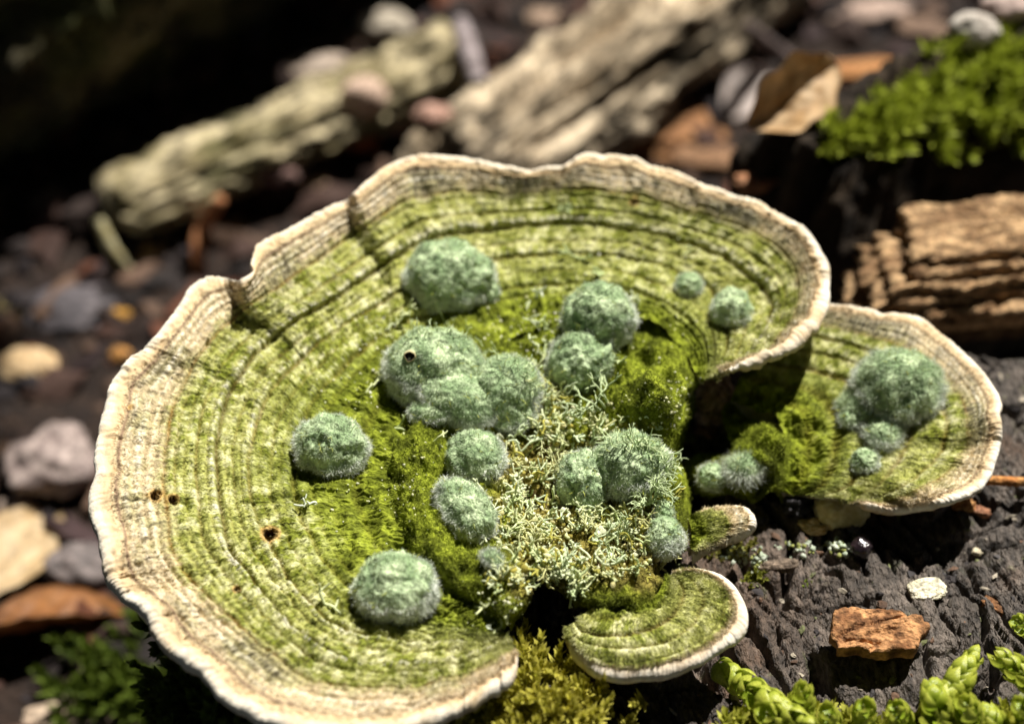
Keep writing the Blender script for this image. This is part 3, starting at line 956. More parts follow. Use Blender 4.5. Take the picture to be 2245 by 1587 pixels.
def bore_lining(px, py, r_px):
    """dark chewed wall and floor inside a hole carved into the cap"""
    p, n = hit(px, py, [MAINB])
    r = r_px * cmpx(p)
    q, _ = hit(px + 2.2 * r_px, py, [MAINB])
    p = np.array([p[0], p[1], q[2]])
    a = np.linspace(0, 2 * np.pi, 18, endpoint=False)
    V = np.stack([np.stack([p[0] + np.cos(a) * r * f, p[1] + np.sin(a) * r * f, p[2] + h + 0 * a], -1) for f, h in ((1.0, -0.04), (0.9, -0.10), (0.5, -0.13), (0.03, -0.14))], 1)
    C = np.broadcast_to(np.array([0.02, 0.010, 0.005]), (72, 3))
    return mk('bore_hole', V.reshape(-1, 3), grid_faces(18, 4, True), M['hole'], main_root, C)


for a in HOLES:
    bore_lining(*a)

# ------------------------------------------------------------------ grey-green mould puffs
MOULD_G = np.array([0.25, 0.35, 0.18]); MOULD_L = np.array([0.54, 0.65, 0.40]); MOULD_W = np.array([0.94, 0.96, 0.90])


def sphere_pts(nu, nv):
    th = np.linspace(0, np.pi, nv)
    ph = np.linspace(0, 2 * np.pi, nu, endpoint=False)
    PH, TH = np.meshgrid(ph, th, indexing='ij')
    return np.stack([np.cos(PH) * np.sin(TH), np.sin(PH) * np.sin(TH), np.cos(TH)], -1)


def puff(label, lobes, seed, hair=8000, lift=0.30, white=0.5, lump=0.15, hlen=0.058, surfs=CAPS):
    """lobes: (px, py, rx_px, ry_px, squash, roll)"""
    r = np.random.default_rng(seed)
    info = []
    for (cx, cy, rx, ry, sq, roll) in lobes:
        p, n = hit(cx, cy + 0.35 * ry, surfs)
        n = unit(n * 0.5 + np.array([0, 0, 0.7]))
        k = cmpx(p)
        ax = unit(np.array([math.cos(roll), -math.sin(roll) * 1.3, 0.0]))
        ax = unit(ax - n * np.dot(ax, n)); ay = np.cross(n, ax)
        a_, b_ = rx * k, ry * k * 1.12
        c_ = b_ * sq
        info.append((p + n * c_ * lift, np.stack([ax, ay, n], 0), np.array([a_, b_, c_])))
    root = thing('mould_puff', info[0][0] - np.array([0, 0, info[0][2][2] * 0.6]), label, 'mould', 'grey-green mould puffs')
    body, fz = MB(), MB()
    for li, (c, R, ax) in enumerate(info):
        nu, nv = 72, 44
        U = sphere_pts(nu, nv)
        q = U * 1.0
        dsp = 1 + lump * fbm(q[..., 0] * 2.1 + seed, q[..., 1] * 2.1, q[..., 2] * 2.1 + li, 4, seed, 0.55) + lump * 0.45 * fbm(q[..., 0] * 7 + seed, q[..., 1] * 7, q[..., 2] * 7, 2, seed + 3)
        # ragged skirt near the base
        dsp = dsp + 0.16 * sstep(0.05, -0.35, q[..., 2]) * fbm(q[..., 0] * 5 + seed, q[..., 1] * 5, q[..., 2] * 2, 2, seed + 9)
        Xl = (q * dsp[..., None] * ax) @ R + c
        h = q[..., 2]
        nz = fbm(Xl[..., 0] * 3.5, Xl[..., 1] * 3.5, Xl[..., 2] * 3.5, 3, seed + 4)
        C = mixc(np.broadcast_to(MOULD_G, Xl.shape).copy(), MOULD_L, sstep(-0.4, 0.5, nz))
        wf = white * sstep(0.45, -0.15, h + 0.3 * nz)
        C = mixc(C, MOULD_W * 0.8, wf * 0.7)
        body.add(Xl.reshape(-1, 3), grid_faces(nu, nv, True), C.reshape(-1, 3))
        # hairs
        nh = int(hair * (ax[0] * ax[1]) / 0.25) if len(lobes) == 1 else int(hair * (ax[0] * ax[1]) / 0.25)
        nh = int(np.clip(nh, 1000, 16000))
        z = r.uniform(-0.45, 1, nh); ph = r.uniform(0, 2 * np.pi, nh)
        d0 = np.stack([np.sqrt(1 - z * z) * np.cos(ph), np.sqrt(1 - z * z) * np.sin(ph), z], -1)
        dd = 1 + lump * fbm(d0[:, 0] * 2.1 + seed, d0[:, 1] * 2.1, d0[:, 2] * 2.1 + li, 4, seed, 0.55)
        p = (d0 * dd[:, None] * ax) @ R + c
        nn = unit((d0 / ax) @ R)
        keep = np.ones(nh, bool)
        for lj, (c2, R2, ax2) in enumerate(info):
            if lj != li:
                keep &= np.linalg.norm(((p - c2) @ R2.T) / ax2, axis=1) > 0.97
        p, nn, zz = p[keep], nn[keep], z[keep]
        m = len(p)
        cl = fbm(p[:, 0] * 6, p[:, 1] * 6, p[:, 2] * 6, 2, seed + 5)
        comb = np.stack([fbm(p[:, 0] * 4, p[:, 1] * 4, p[:, 2] * 4 + 9 * k, 2, seed + 20 + k) for k in range(3)], -1)
        d = unit(nn + comb * 0.55 + r.normal(size=(m, 3)) * 0.28)
        nz = fbm(p[:, 0] * 3.5, p[:, 1] * 3.5, p[:, 2] * 3.5, 3, seed + 4)
        wf = np.clip(1.6 * white * sstep(0.55, -0.05, zz + 0.3 * nz) + 0.25 * sstep(0.1, 0.6, cl), 0, 1)
        c0 = MOULD_G * 0.8 + 0.7 * (MOULD_L - MOULD_G) * sstep(-0.4, 0.5, nz)[:, None]
        c1 = MOULD_L + (MOULD_W - MOULD_L) * (0.20 + 0.80 * wf)[:, None]
        L = hlen * (0.45 + 0.75 * r.random(m)) * (1 + 1.1 * wf) * (0.75 + 0.25 * min(1.0, ax[0] / 0.5))
        hairs(fz, p - nn * 0.012, d, L, 0.0062, c0, c1, 0.55, seed + li)
        k = int(m * 0.30)
        low = np.where(zz < 0.22)[0]
        if len(low):
            sel = low[r.integers(0, len(low), k)]
            hairs(fz, p[sel], unit(nn[sel] + r.normal(size=(k, 3)) * 0.55), hlen * (0.9 + 1.1 * r.random(k)) * min(1.0, 0.4 + ax[0]), 0.0075, MOULD_W * 0.85, MOULD_W, 0.8, seed + 70)
        # a few long dark or yellow threads
        k = int(m * 0.006) + 3
        sel = r.integers(0, m, k)
        hairs(fz, p[sel], unit(nn[sel] + r.normal(size=(k, 3)) * 0.7), 0.11 + 0.09 * r.random(k), 0.012, np.array([0.25, 0.28, 0.05]), np.array([0.5, 0.52, 0.12]), 0.8, seed + 50)
    b = body.build('body', M['mould'], root)
    f = fz.build('fuzz', M['mould_hair'], root, smooth=False)
    f['kind'] = 'stuff'
    V, F, _ = body.arrays()
    return root, bvh_of(V, F)


PUFFS = [
 ('domed mould puff with a small white side knob, nearest the back rim', [(985,598,95,72,1.0,0), (1068,636,24,26,1.0,0)], dict(white=0.45)),
 ('round mould puff sitting right behind another one at the olive lobe', [(1316,690,79,66,1.05,0)], dict(white=0.45)),
 ('round mould puff in front of another one, above the coral lichen', [(1275,785,74,66,1.05,0)], dict(white=0.8)),
 ('dark round mould puff in the fold at the tip of the large cap', [(1600,676,42,42,1.0,0)], dict(white=0.3)),
 ('small round mould puff beside the dark one in the fold', [(1511,622,29,26,0.9,0)], dict(white=0.5)),
 ('biggest lumpy mould cluster with a tan bore hole in it', [(952,805,108,84,1.0,0), (1105,850,78,76,1.0,0.5), (1010,865,95,52,0.85,0.15), (1115,900,60,45,0.9,0), (950,895,50,30,0.8,0)], dict(white=0.55, lump=0.10)),
 ('round pale mould puff alone on the left part of the large cap', [(728,968,75,60,1.0,0.2), (672,955,26,24,0.9,0)], dict(white=0.7)),
 ('round fuzzy mould puff between the big cluster and the oblong one', [(1048,1000,62,56,1.0,0)], dict(white=0.5)),
 ('oblong tilted mould puff lying against the lichen crust', [(1016,1108,78,46,0.95,0.62)], dict(white=0.7)),
 ('large round mould puff near the front end of the cap', [(868,1282,86,70,1.0,0)], dict(white=0.65)),
 ('two-lobed mould clump overgrown with pale lichen threads', [(1282,1048,58,64,1.05,0), (1385,1018,82,68,1.05,0)], dict(white=0.45, hlen=0.06)),
 ('small pale mould puff beside the tongue-shaped fungus', [(1462,1180,38,40,1.1,0), (1452,1130,20,30,1.1,0)], dict(white=0.6)),
 ('tiny white mould speck at the edge of the lichen crust', [(1076,1219,22,16,0.8,0)], dict(white=1.0)),
 ('large fluffy mould puff with a ragged white skirt on the half-shaded fungus', [(1962,840,92,74,1.05,0), (1900,885,60,45,0.9,0), (1935,940,38,36,0.7,0)], dict(white=0.7, lump=0.12, hlen=0.08)),
 ('small round mould puff near the front edge of the half-shaded fungus', [(1897,1010,30,25,1.0,0)], dict(white=0.7)),
 ('smooth little mould puff at the left end of the olive moss mounds', [(1563,1040,32,26,1.0,0)], dict(white=0.8)),
 ('spiky little mould puff on top of the olive moss mounds', [(1634,1022,38,28,0.95,0)], dict(white=0.9, hlen=0.12, lump=0.12)),
 ('small knobbly mould puff touching the ragged white skirt', [(1866,915,26,22,0.9,0), (1880,880,20,18,0.9,0)], dict(white=0.6)),
]
PUFFB = {}
for i, (lab, lobes, kw) in enumerate(PUFFS):
    root, b = puff(lab, lobes, 1000 + i * 13, **kw)
    PUFFB[i] = b
    if i == 5:
        big_puff = root
bore_hole(899, 781, 10, parent=big_puff, surfs=[PUFFB[5]])
ALLTOP = CAPS + list(PUFFB.values())

# ------------------------------------------------------------------ coral lichen
def tube(mb, path, radii, c, nseg=5, cap=True):
    path = np.asarray(path, float); n = len(path)
    t = unit(np.gradient(path, axis=0))
    ref = np.array([0.31, 0.17, 0.93])
    a = unit(np.cross(t, ref)); b = np.cross(t, a)
    ang = np.linspace(0, 2 * np.pi, nseg, endpoint=False)
    ring = path[:, None] + (a[:, None] * np.cos(ang)[None, :, None] + b[:, None] * np.sin(ang)[None, :, None]) * np.asarray(radii)[:, None, None]
    V = ring.reshape(-1, 3)
    i = np.arange(n - 1)[:, None]; j = np.arange(nseg)[None]; j2 = (j + 1) % nseg
    F = np.stack([i * nseg + j, i * nseg + j2, (i + 1) * nseg + j2, (i + 1) * nseg + j], -1).reshape(-1, 4)
    c = np.asarray(c, float)
    cc = np.repeat(c, nseg, 0) if c.ndim == 2 else c
    V2 = np.concatenate([V, path[-1:] + t[-1:] * radii[-1] * 0.7])
    F2 = np.stack([(n - 1) * nseg + np.arange(nseg), (n - 1) * nseg + (np.arange(nseg) + 1) % nseg, np.full(nseg, n * nseg), np.full(nseg, n * nseg)], -1)
    # triangles written as degenerate-free quads: split the tip fan by pairing two sides
    tip = []
    for k in range(0, nseg - 1, 2):
        tip.append([(n - 1) * nseg + k, (n - 1) * nseg + (k + 1) % nseg, (n - 1) * nseg + (k + 2) % nseg, n * nseg])
    F = np.concatenate([F, np.array(tip)])
    if cc.ndim == 2:
        cc = np.concatenate([cc, cc[-1:]])
    mb.add(V2, F, cc)


def coral(mb, p, d, L, r, depth, R, c, spread=0.9):
    n = 4
    b = R.normal(size=3) * 0.5
    path = [p]
    dd = d
    for i in range(n):
        dd = unit(dd + b * 0.22 + R.normal(size=3) * 0.12)
        path.append(path[-1] + dd * L / n)
    rad = np.linspace(r, r * 0.78, n + 1)
    tube(mb, path, rad, c * (0.9 + 0.2 * R.random()), 5)
    if depth > 0:
        k = 2 if R.random() < 0.65 else 3
        for j in range(k):
            nd = unit(dd + R.normal(size=3) * spread * 0.75)
            coral(mb, path[-1] - dd * r * 0.4, nd, L * (0.55 + 0.3 * R.random()), r * 0.82, depth - 1, R, c, spread)


LC = np.array([0.64, 0.66, 0.34]); LC2 = np.array([0.54, 0.64, 0.36])
TUFTS = [
 ('tall antler-like pale lichen branch rising from the crust below the round puffs', 1322, 900, 0.30, 0.020, 3, 5, LC2),
 ('pale coral lichen sprays hanging off the right side of the two-lobed clump', 1430, 1095, 0.24, 0.014, 3, 9, LC2),
 ('pale thread lichen tuft between the biggest cluster and the round puffs', 1195, 880, 0.22, 0.013, 2, 10, LC),
 ('branched pale lichen tuft at the left foot of the two-lobed clump', 1205, 1035, 0.24, 0.015, 3, 7, LC),
 ('pale green lichen knobs behind the small front fungus', 1262, 1305, 0.14, 0.024, 2, 7, LC2),
 ('curly cream lichen tuft in front of the oblong puff', 1165, 1195, 0.20, 0.018, 2, 9, LC),
 ('small forked lichen tuft below the two-lobed clump', 1285, 1160, 0.18, 0.017, 2, 6, LC),
 ('pale lichen branches at the foot of the antler-like one', 1300, 940, 0.20, 0.018, 2, 7, LC),
 ('loose lichen twigs beside the small pale puff', 1370, 1175, 0.20, 0.014, 2, 6, LC2),
]
for i, (lab, tx, ty, L, r, dep, n, c) in enumerate(TUFTS):
    R = np.random.default_rng(600 + i)
    p, nrm = hit(tx, ty, ALLTOP)
    mb = MB()
    for k in range(n):
        q, n_ = hit(tx + R.normal() * 9, ty + R.normal() * 6, ALLTOP)
        d = unit(np.array([0, -0.15, 0.75]) + nrm * 0.5 + R.normal(size=3) * 0.5)
        coral(mb, q - d * 0.03, d, L * (0.7 + 0.5 * R.random()), r, dep, R, c)
    o = mb.build('coral_lichen', M['lichen'], origin=p)
    tag(o, lab, 'lichen', 'coral lichen tufts on the crust')

# threads fringing the two-lobed clump and the biggest cluster
def fringe(label, pts, surfs, seed, n, L, r):
    R = np.random.default_rng(seed)
    mb = MB()
    for k in range(n):
        a = R.random() * (len(pts) - 1); i = int(a); f = a - i
        tx = pts[i][0] + (pts[i + 1][0] - pts[i][0]) * f + R.normal() * 9; ty = pts[i][1] + (pts[i + 1][1] - pts[i][1]) * f + R.normal() * 9
        q, n_ = hit(tx, ty, surfs)
        d = unit(n_ + R.normal(size=3) * 0.35)
        coral(mb, q - d * 0.02, d, L * (0.5 + 0.8 * R.random()), r, 1 if R.random() < 0.45 else 0, R, LC2 * (0.9 + 0.3 * R.random()), 0.8)
    o = mb.build('lichen_threads', M['lichen'])
    tag(o, label, 'lichen', kind='stuff')


fringe('fine pale lichen threads bristling over the two-lobed mould clump', [(1300, 1000), (1380, 965), (1440, 990), (1465, 1030), (1455, 1080), (1420, 1090)], ALLTOP, 71, 170, 0.17, 0.0085)
fringe('fine pale lichen threads bristling along the back of the biggest mould cluster', [(880, 745), (930, 725), (1000, 730), (1060, 770), (1130, 785), (1175, 830), (1190, 890)], ALLTOP, 72, 120, 0.13, 0.0075)
fringe('fine pale lichen threads on the right of the small round puffs', [(1395, 660), (1400, 720), (1355, 790)], ALLTOP, 73, 16, 0.08, 0.006)

# granular mass
def rock_unit():
    V = np.array([[1, 0, 0], [-1, 0, 0], [0, 1, 0], [0, -1, 0], [0, 0, 1], [0, 0, -1.0]])
    F = [[0, 2, 4], [2, 1, 4], [1, 3, 4], [3, 0, 4], [2, 0, 5], [1, 2, 5], [3, 1, 5], [0, 3, 5]]
    F = np.array(F)
    mid = {}
    V = V.tolist(); NF = []
    def m(a, b):
        k = (min(a, b), max(a, b))
        if k not in mid:
            q = (np.array(V[a]) + np.array(V[b])); q /= np.linalg.norm(q); V.append(q.tolist()); mid[k] = len(V) - 1
        return mid[k]
    for a, b, c in F:
        ab, bc, ca = m(a, b), m(b, c), m(c, a)
        NF += [[a, ab, ca], [ab, b, bc], [ca, bc, c], [ab, bc, ca]]
    return np.array(V), np.array(NF)


RU, RF = rock_unit()


def granules(label, name, polys, n, rmin, rmax, seed, surfs, cols, mat='lichen', cat='lichen', tufts=0, jag=0.25, patchy=False):
    R = np.random.default_rng(seed)
    mb, mt = MB(), MB()
    done = 0
    for k in range(n):
        cx, cy, sx, sy = polys[R.integers(len(polys))]
        x, y = cx + R.normal() * sx, cy + R.normal() * sy
        if patchy and noise(x * 0.022, y * 0.022, 0.5, seed) + 0.5 * noise(x * 0.06, y * 0.06, 1.5, seed) < R.random() * 0.5 - 0.35:
            continue
        q, n_ = hit(x, y, surfs)
        r = rmin + (rmax - rmin) * R.random() ** 2
        V = RU * (1 + jag * R.normal(size=(len(RU), 1))) * (r * (0.7 + 0.6 * R.random(3)))
        c = np.asarray(cols[R.integers(len(cols))]) * (0.8 + 0.4 * R.random())
        mb.add(V + q + n_ * r * 0.3, RF, c)
    for k in range(tufts):
        cx, cy, sx, sy = polys[R.integers(len(polys))]
        x, y = cx + R.normal() * sx, cy + R.normal() * sy
        if patchy and noise(x * 0.022, y * 0.022, 0.5, seed) + 0.5 * noise(x * 0.06, y * 0.06, 1.5, seed) < R.random() * 0.5 - 0.35:
            continue
        q, n_ = hit(x, y, surfs)
        c = np.asarray(cols[R.integers(len(cols))])
        for j in range(2):
            coral(mt, q - n_ * 0.02, unit(n_ + R.normal(size=3) * 0.6), 0.07 + 0.15 * R.random(), 0.013 + 0.013 * R.random(), 1 if R.random() < 0.6 else 2, R, c * np.array([0.98, 1.06, 1.05]))
    o = mb.build(name, M[mat])
    tag(o, label, cat, kind='stuff')
    if tufts:
        t = mt.build('short_branches', M[mat], o)
        t['kind'] = 'stuff'
    return o


LCOLS = [(0.66, 0.66, 0.36), (0.74, 0.74, 0.48), (0.56, 0.60, 0.30), (0.60, 0.55, 0.25), (0.44, 0.38, 0.08), (0.66, 0.70, 0.46)]
granules('cream granules and curly lichen crumbs covering the crust', 'lichen_granules',
         [(1180, 1130, 60, 75), (1230, 1180, 80, 55), (1200, 1000, 45, 60), (1300, 950, 70, 40), (1320, 1150, 50, 35), (1150, 1240, 45, 30), (1260, 1250, 60, 30), (1210, 880, 30, 40), (1400, 1190, 50, 40), (1120, 1090, 30, 60)],
         3000, 0.010, 0.055, 81, CAPS, LCOLS, tufts=520, patchy=True)
granules('scattered pale lichen specks on the olive felt of the large cap', 'lichen_specks',
         [(1180, 720, 80, 40), (1230, 770, 60, 30), (1450, 900, 40, 40), (840, 740, 30, 25), (900, 1060, 60, 60), (1100, 1330, 35, 30), (760, 860, 60, 60), (1500, 880, 25, 40), (1290, 720, 180, 50), (700, 1100, 150, 150), (1380, 560, 150, 60)],
         900, 0.008, 0.024, 83, CAPS, LCOLS[:3] + [(0.7, 0.7, 0.55)], tufts=30)

# ------------------------------------------------------------------ logs and the wider background
def log(name, label, cat, pa, pb, r0, r1, seed, colfun, mat='bark', NU=150, NV=110, ridge=0.12, flat=1.0, tw=0.0, parent=None, k_ang=7, k_len=0.35, group=None, bigamp=0.13):
    pa, pb = np.asarray(pa, float), np.asarray(pb, float)
    ax = unit(pb - pa); Lg = np.linalg.norm(pb - pa)
    sd = unit(np.cross(ax, [0, 0, 1.0])); up = np.cross(sd, ax)
    t = np.linspace(0, 1, NU); a = np.linspace(0, 2 * np.pi, NV, endpoint=False)
    T, A = np.meshgrid(t, a, indexing='ij')
    x, y, z = np.cos(A) * 1.6, np.sin(A) * 1.6, T * Lg
    rr = (r0 + (r1 - r0) * T)
    rid = 1 - np.abs(fbm(x * k_ang / 3.2, y * k_ang / 3.2, z * k_len, 4, seed, 0.6))
    big = fbm(x * 0.6, y * 0.6, z * (0.12 if bigamp < 0.2 else 0.45), 4, seed + 5)
    rad = rr * (1 + bigamp * big + ridge * (rid - 0.7) + 0.04 * fbm(x * 5, y * 5, z * 2.5, 3, seed + 8))
    endt = np.minimum(T, 1 - T) * Lg / np.maximum(rr, 0.1)
    rad = rad * np.clip(endt * 6, 0, 1) ** 0.5 if True else rad
    jag = 0.5 * rr * fbm(x * 1.4, y * 1.4, 0.0, 3, seed + 12)
    jt = np.where(T < 0.5, gauss(T * Lg / rr, 0.6), gauss((1 - T) * Lg / rr, 0.6)) * jag
    c = pa + ax * (T * Lg + jt)[..., None]
    X = c + sd * (np.cos(A) * rad)[..., None] + up * (np.sin(A) * rad * flat)[..., None]
    C = colfun(X, rid, T, A)
    o = mk(name, X.reshape(-1, 3), np.concatenate([np.stack([i, j, k_, l], -1).reshape(-1, 4) for (i, j, k_, l) in [(
        (np.arange(NU - 1)[:, None] * NV + np.arange(NV)), (np.arange(NU - 1)[:, None] * NV + (np.arange(NV) + 1) % NV),
        ((np.arange(NU - 1)[:, None] + 1) * NV + (np.arange(NV) + 1) % NV), ((np.arange(NU - 1)[:, None] + 1) * NV + np.arange(NV)))]]),
        M[mat], parent, C.reshape(-1, 3))
    if parent is None:
        tag(o, label, cat, group)
    return o, X


def cf(c1, c2, f=1.5, seed=0, moss=0.0, dapple_mottle=0.9):
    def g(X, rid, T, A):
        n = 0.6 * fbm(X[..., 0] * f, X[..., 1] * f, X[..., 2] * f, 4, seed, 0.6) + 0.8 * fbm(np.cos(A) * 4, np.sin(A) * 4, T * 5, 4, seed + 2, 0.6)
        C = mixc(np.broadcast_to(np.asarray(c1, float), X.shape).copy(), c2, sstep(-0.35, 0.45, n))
        C = mixc(C, np.asarray(c1) * 0.25, dapple_mottle * sstep(0.1, 0.45, fbm(np.cos(A) * 1.5, np.sin(A) * 1.5, T * 7, 4, seed + 4, 0.6)))  # dark bark patches, on the broken branch painted in for dappled shade
        if moss:
            m = fbm(X[..., 0] * 0.5, X[..., 1] * 0.5, X[..., 2] * 0.5, 3, seed + 7)
            C = mixc(C, np.array([0.07, 0.08, 0.02]), moss * sstep(-0.1, 0.5, m))
        return C
    return g


pa = P(-500, 700, FZ); pb = P(1000, -120, FZ)
axd = unit(pb - pa); back = np.array([-axd[1], axd[0], 0.0])
RA = 7.0
logA, LAX = log('fallen_log', 'big dark mossy fallen log lying in shade behind the needles', 'log',
                pa + back * RA * 0.85 + np.array([0, 0, RA * 0.8]), pb + back * RA * 0.85 + np.array([0, 0, RA * 0.8]) + axd * 10, RA, RA * 1.0, 1201,
                cf((0.05, 0.043, 0.024), (0.16, 0.14, 0.075), 0.8, 1203, 0.6), NU=260, NV=200, ridge=0.16)
SURF.append(obvh(logA))
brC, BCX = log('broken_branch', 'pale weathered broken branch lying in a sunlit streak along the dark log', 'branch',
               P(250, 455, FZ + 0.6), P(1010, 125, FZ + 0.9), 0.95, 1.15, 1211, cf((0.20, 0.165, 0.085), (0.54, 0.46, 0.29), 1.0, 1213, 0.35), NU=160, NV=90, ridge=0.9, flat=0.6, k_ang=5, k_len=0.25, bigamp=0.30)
SURF.append(obvh(brC))
logB, LBX = log('broken_branch', 'thick pale grey-brown branch lying slanted right behind the large fungus', 'branch',
                P(980, 430, FZ + 1.3), P(1720, -120, FZ + 1.3), 1.5, 1.5, 1221, cf((0.22, 0.17, 0.11), (0.66, 0.54, 0.38), 0.42, 1223, 0.0), NU=180, NV=110, ridge=0.7, k_ang=5, k_len=0.12, bigamp=0.22)
SURF.append(obvh(logB))

# mossy log at the right
pa = P(1790, 640, -3.0); pb = P(2700, 420, -3.0)
logD, LDX = log('mossy_log', 'dark rotten log with a bright moss cap, standing behind the layered wood chunk', 'log',
                P(1730, 380, 0.6) + np.array([0, 0.9, -4.2]), P(2560, 10, 0.6) + np.array([0, 0.9, -4.2]), 1.7, 1.9, 1231, cf((0.018, 0.013, 0.009), (0.05, 0.035, 0.022), 1.0, 1233), NU=140, NV=140, ridge=0.16, flat=2.6)
LOGDB = obvh(logD)
SURF.append(LOGDB)


# ------------------------------------------------------------------ unseen beeches added to block sky light, with a gap for the sun
M['tree_leaf'] = make_mat('sapling_leaf', (0.03, 0.06, 0.012), (0.07, 0.12, 0.02), scale=0.2, bump=0, rough=0.5, spec=0.3, transl=0.35)
M['tree_bark'] = make_mat('sapling_bark', (0.05, 0.042, 0.032), (0.14, 0.12, 0.095), scale=0.5, bump=0.5, bscale=2, rough=0.9)


def added_saplings():
    SV = np.array(SUN)
    spots = [(150, 95, 'unseen beech sapling added for shade behind the moss-capped log'), (-30, 170, 'unseen beech sapling added for shade beyond the dark fallen log'), (-150, 40, 'unseen beech sapling added for shade on the left side'),
             (-80, -120, 'unseen beech sapling added for shade in front, left of the stump'), (110, -95, 'unseen beech sapling added for shade in front, right of the stump')]
    for i, (tx, ty, lab) in enumerate(spots):
        R = np.random.default_rng(900 + i)
        base, _ = drop(tx, ty, FLOOR)
        root = thing('added_sapling', base, lab, 'tree', 'unseen beeches added to block sky light')
        mb = MB()
        hgt = 190 + 30 * R.random()
        zz = np.linspace(0, 1, 16)
        trunk = base + np.stack([6 * noise(zz * 2, i, 0, 5), 6 * noise(zz * 2, i, 3, 6), zz * hgt], -1) * np.array([1, 1, 1])
        trunk[0] = base - np.array([0, 0, 2])
        tube(mb, trunk, np.linspace(4.2, 1.0, 16), np.array([0.1, 0.1, 0.1]), 9)
        for k in range(14):
            t0 = trunk[6 + k % 10]
            dr = unit(np.array([-tx, -ty, 0.0]) / 150 + R.normal(size=3) * np.array([0.7, 0.7, 0.25]) + np.array([0, 0, 0.35]))
            L = 40 + 60 * R.random()
            pth = np.stack([t0 + dr * L * f + np.array([0, 0, -8 * f * f]) for f in np.linspace(0, 1, 6)])
            tube(mb, pth, np.linspace(1.0, 0.25, 6), np.array([0.1, 0.1, 0.1]), 6)
        mb.build('trunk', M['tree_bark'], root)
        n = 1500
        az = math.atan2(ty - 8, tx) + R.uniform(-0.75, 0.75, n)
        el = np.arcsin(R.uniform(0.10, 1.0, n))
        rad = R.uniform(95, 165, n)
        c = np.stack([np.cos(az) * np.cos(el) * rad, 8 + np.sin(az) * np.cos(el) * rad, np.sin(el) * rad], -1)  # leaves set on a dome shaped to block sky light, not on branches
        g = c - SV * (c[:, 2:3] / SV[2])
        lit = (g[:, 0] > -13) & (g[:, 0] < 30) & (g[:, 1] > -22) & (g[:, 1] < 62)
        c = c[~lit]
        n = len(c)
        a = unit(R.normal(size=(n, 3))); nn = unit(np.array([0, 0, 1.0]) + R.normal(size=(n, 3)) * 0.6)
        a = unit(a - nn * (a * nn).sum(1, keepdims=True)); b = np.cross(nn, a)
        L = R.uniform(5.5, 8.5, (n, 1)); Wd = L * 0.62
        V = np.stack([c - a * L, c - a * L * 0.3 + b * Wd - nn * 0.8, c + a * L * 0.4 + b * Wd * 0.8 - nn * 0.8, c + a * L, c + a * L * 0.4 - b * Wd * 0.8 - nn * 0.8, c - a * L * 0.3 - b * Wd - nn * 0.8], 1)
        k = np.arange(n)[:, None] * 6
        F = np.concatenate([k + [0, 1, 2, 3], k + [0, 3, 4, 5]])
        cr2 = mk('crown', V.reshape(-1, 3), F, M['tree_leaf'], root, None, False)


added_saplings()

# ------------------------------------------------------------------ moss
def moss_leaf(mb, base, d, up, L, w, c, c2, cup=0.25, curl=0.25):
    s = unit(np.cross(d, up)); u = np.cross(s, d)
    ts = np.array([0, 0.3, 0.65, 1.0]); ws = np.array([0.45, 1.0, 0.75, 0.0]) * w * 0.5
    V = []
    for t, ww in zip(ts, ws):
        m = base + d * (L * t) + u * (curl * L * t * t)
        V += [m - s * ww + u * cup * ww, m, m + s * ww + u * cup * ww]
    V = np.array(V)
    F = []
    for i in range(3):
        a = i * 3
        F += [[a, a + 1, a + 4, a + 3], [a + 1, a + 2, a + 5, a + 4]]
    C = np.repeat(np.linspace(0, 1, 4), 3)[:, None] * (np.asarray(c2) - np.asarray(c)) + np.asarray(c)
    mb.add(V, np.array(F), C)


def star_shoot(mb, p, d, H, nleaf, L, w, c, c2, R, open_=0.8):
    side = unit(np.cross(d, [0.3, 0.8, 0.1])); s2 = np.cross(d, side)
    b = R.normal(size=3) * 0.15
    for k in range(nleaf):
        f = (k + 0.5) / nleaf
        a = k * 2.39996 + R.normal() * 0.2
        rad = np.cos(a) * side + np.sin(a) * s2
        o = open_ * (1.15 - 0.75 * f)
        ld = unit(rad * o + (d + b * f) * (1.1 - 0.3 * o))
        base = p + (d + b * f) * H * f
        moss_leaf(mb, base, ld, unit(d - ld * 0.3), L * (0.75 + 0.5 * R.random()) * (0.6 + 0.4 * math.sin(math.pi * min(1, f + 0.25))), w, c * (0.8 + 0.4 * R.random()), c2 * (0.85 + 0.3 * R.random()), 0.3, -0.15 + 0.3 * R.random())


def cushion(label, spots, n, seed, H, L, w, nleaf, c, c2, surfs, lean=(0, 0, 0), lift=0.0, pxmode=True, name='moss_cushion', group=None):
    R = np.random.default_rng(seed)
    mb = MB()
    c, c2 = np.asarray(c, float), np.asarray(c2, float)
    for k in range(n):
        x, y, sx, sy = spots[R.integers(len(spots))]
        X, Y = x + R.normal() * sx, y + R.normal() * sy
        q, n_ = hit(X, Y, surfs) if pxmode else drop(X, Y, surfs)
        d = unit(n_ * 0.7 + np.array([0, 0, 0.6]) + np.asarray(lean) + R.normal(size=3) * 0.28)
        star_shoot(mb, (P(X, Y, q[2] + lift) if lift else q) - d * 0.08, d, H * (0.6 + 0.7 * R.random()), nleaf, L, w, c, c2, R)
    o = mb.build(name, M['moss'], smooth=True)
    tag(o, label, 'moss', group, 'stuff')
    return o


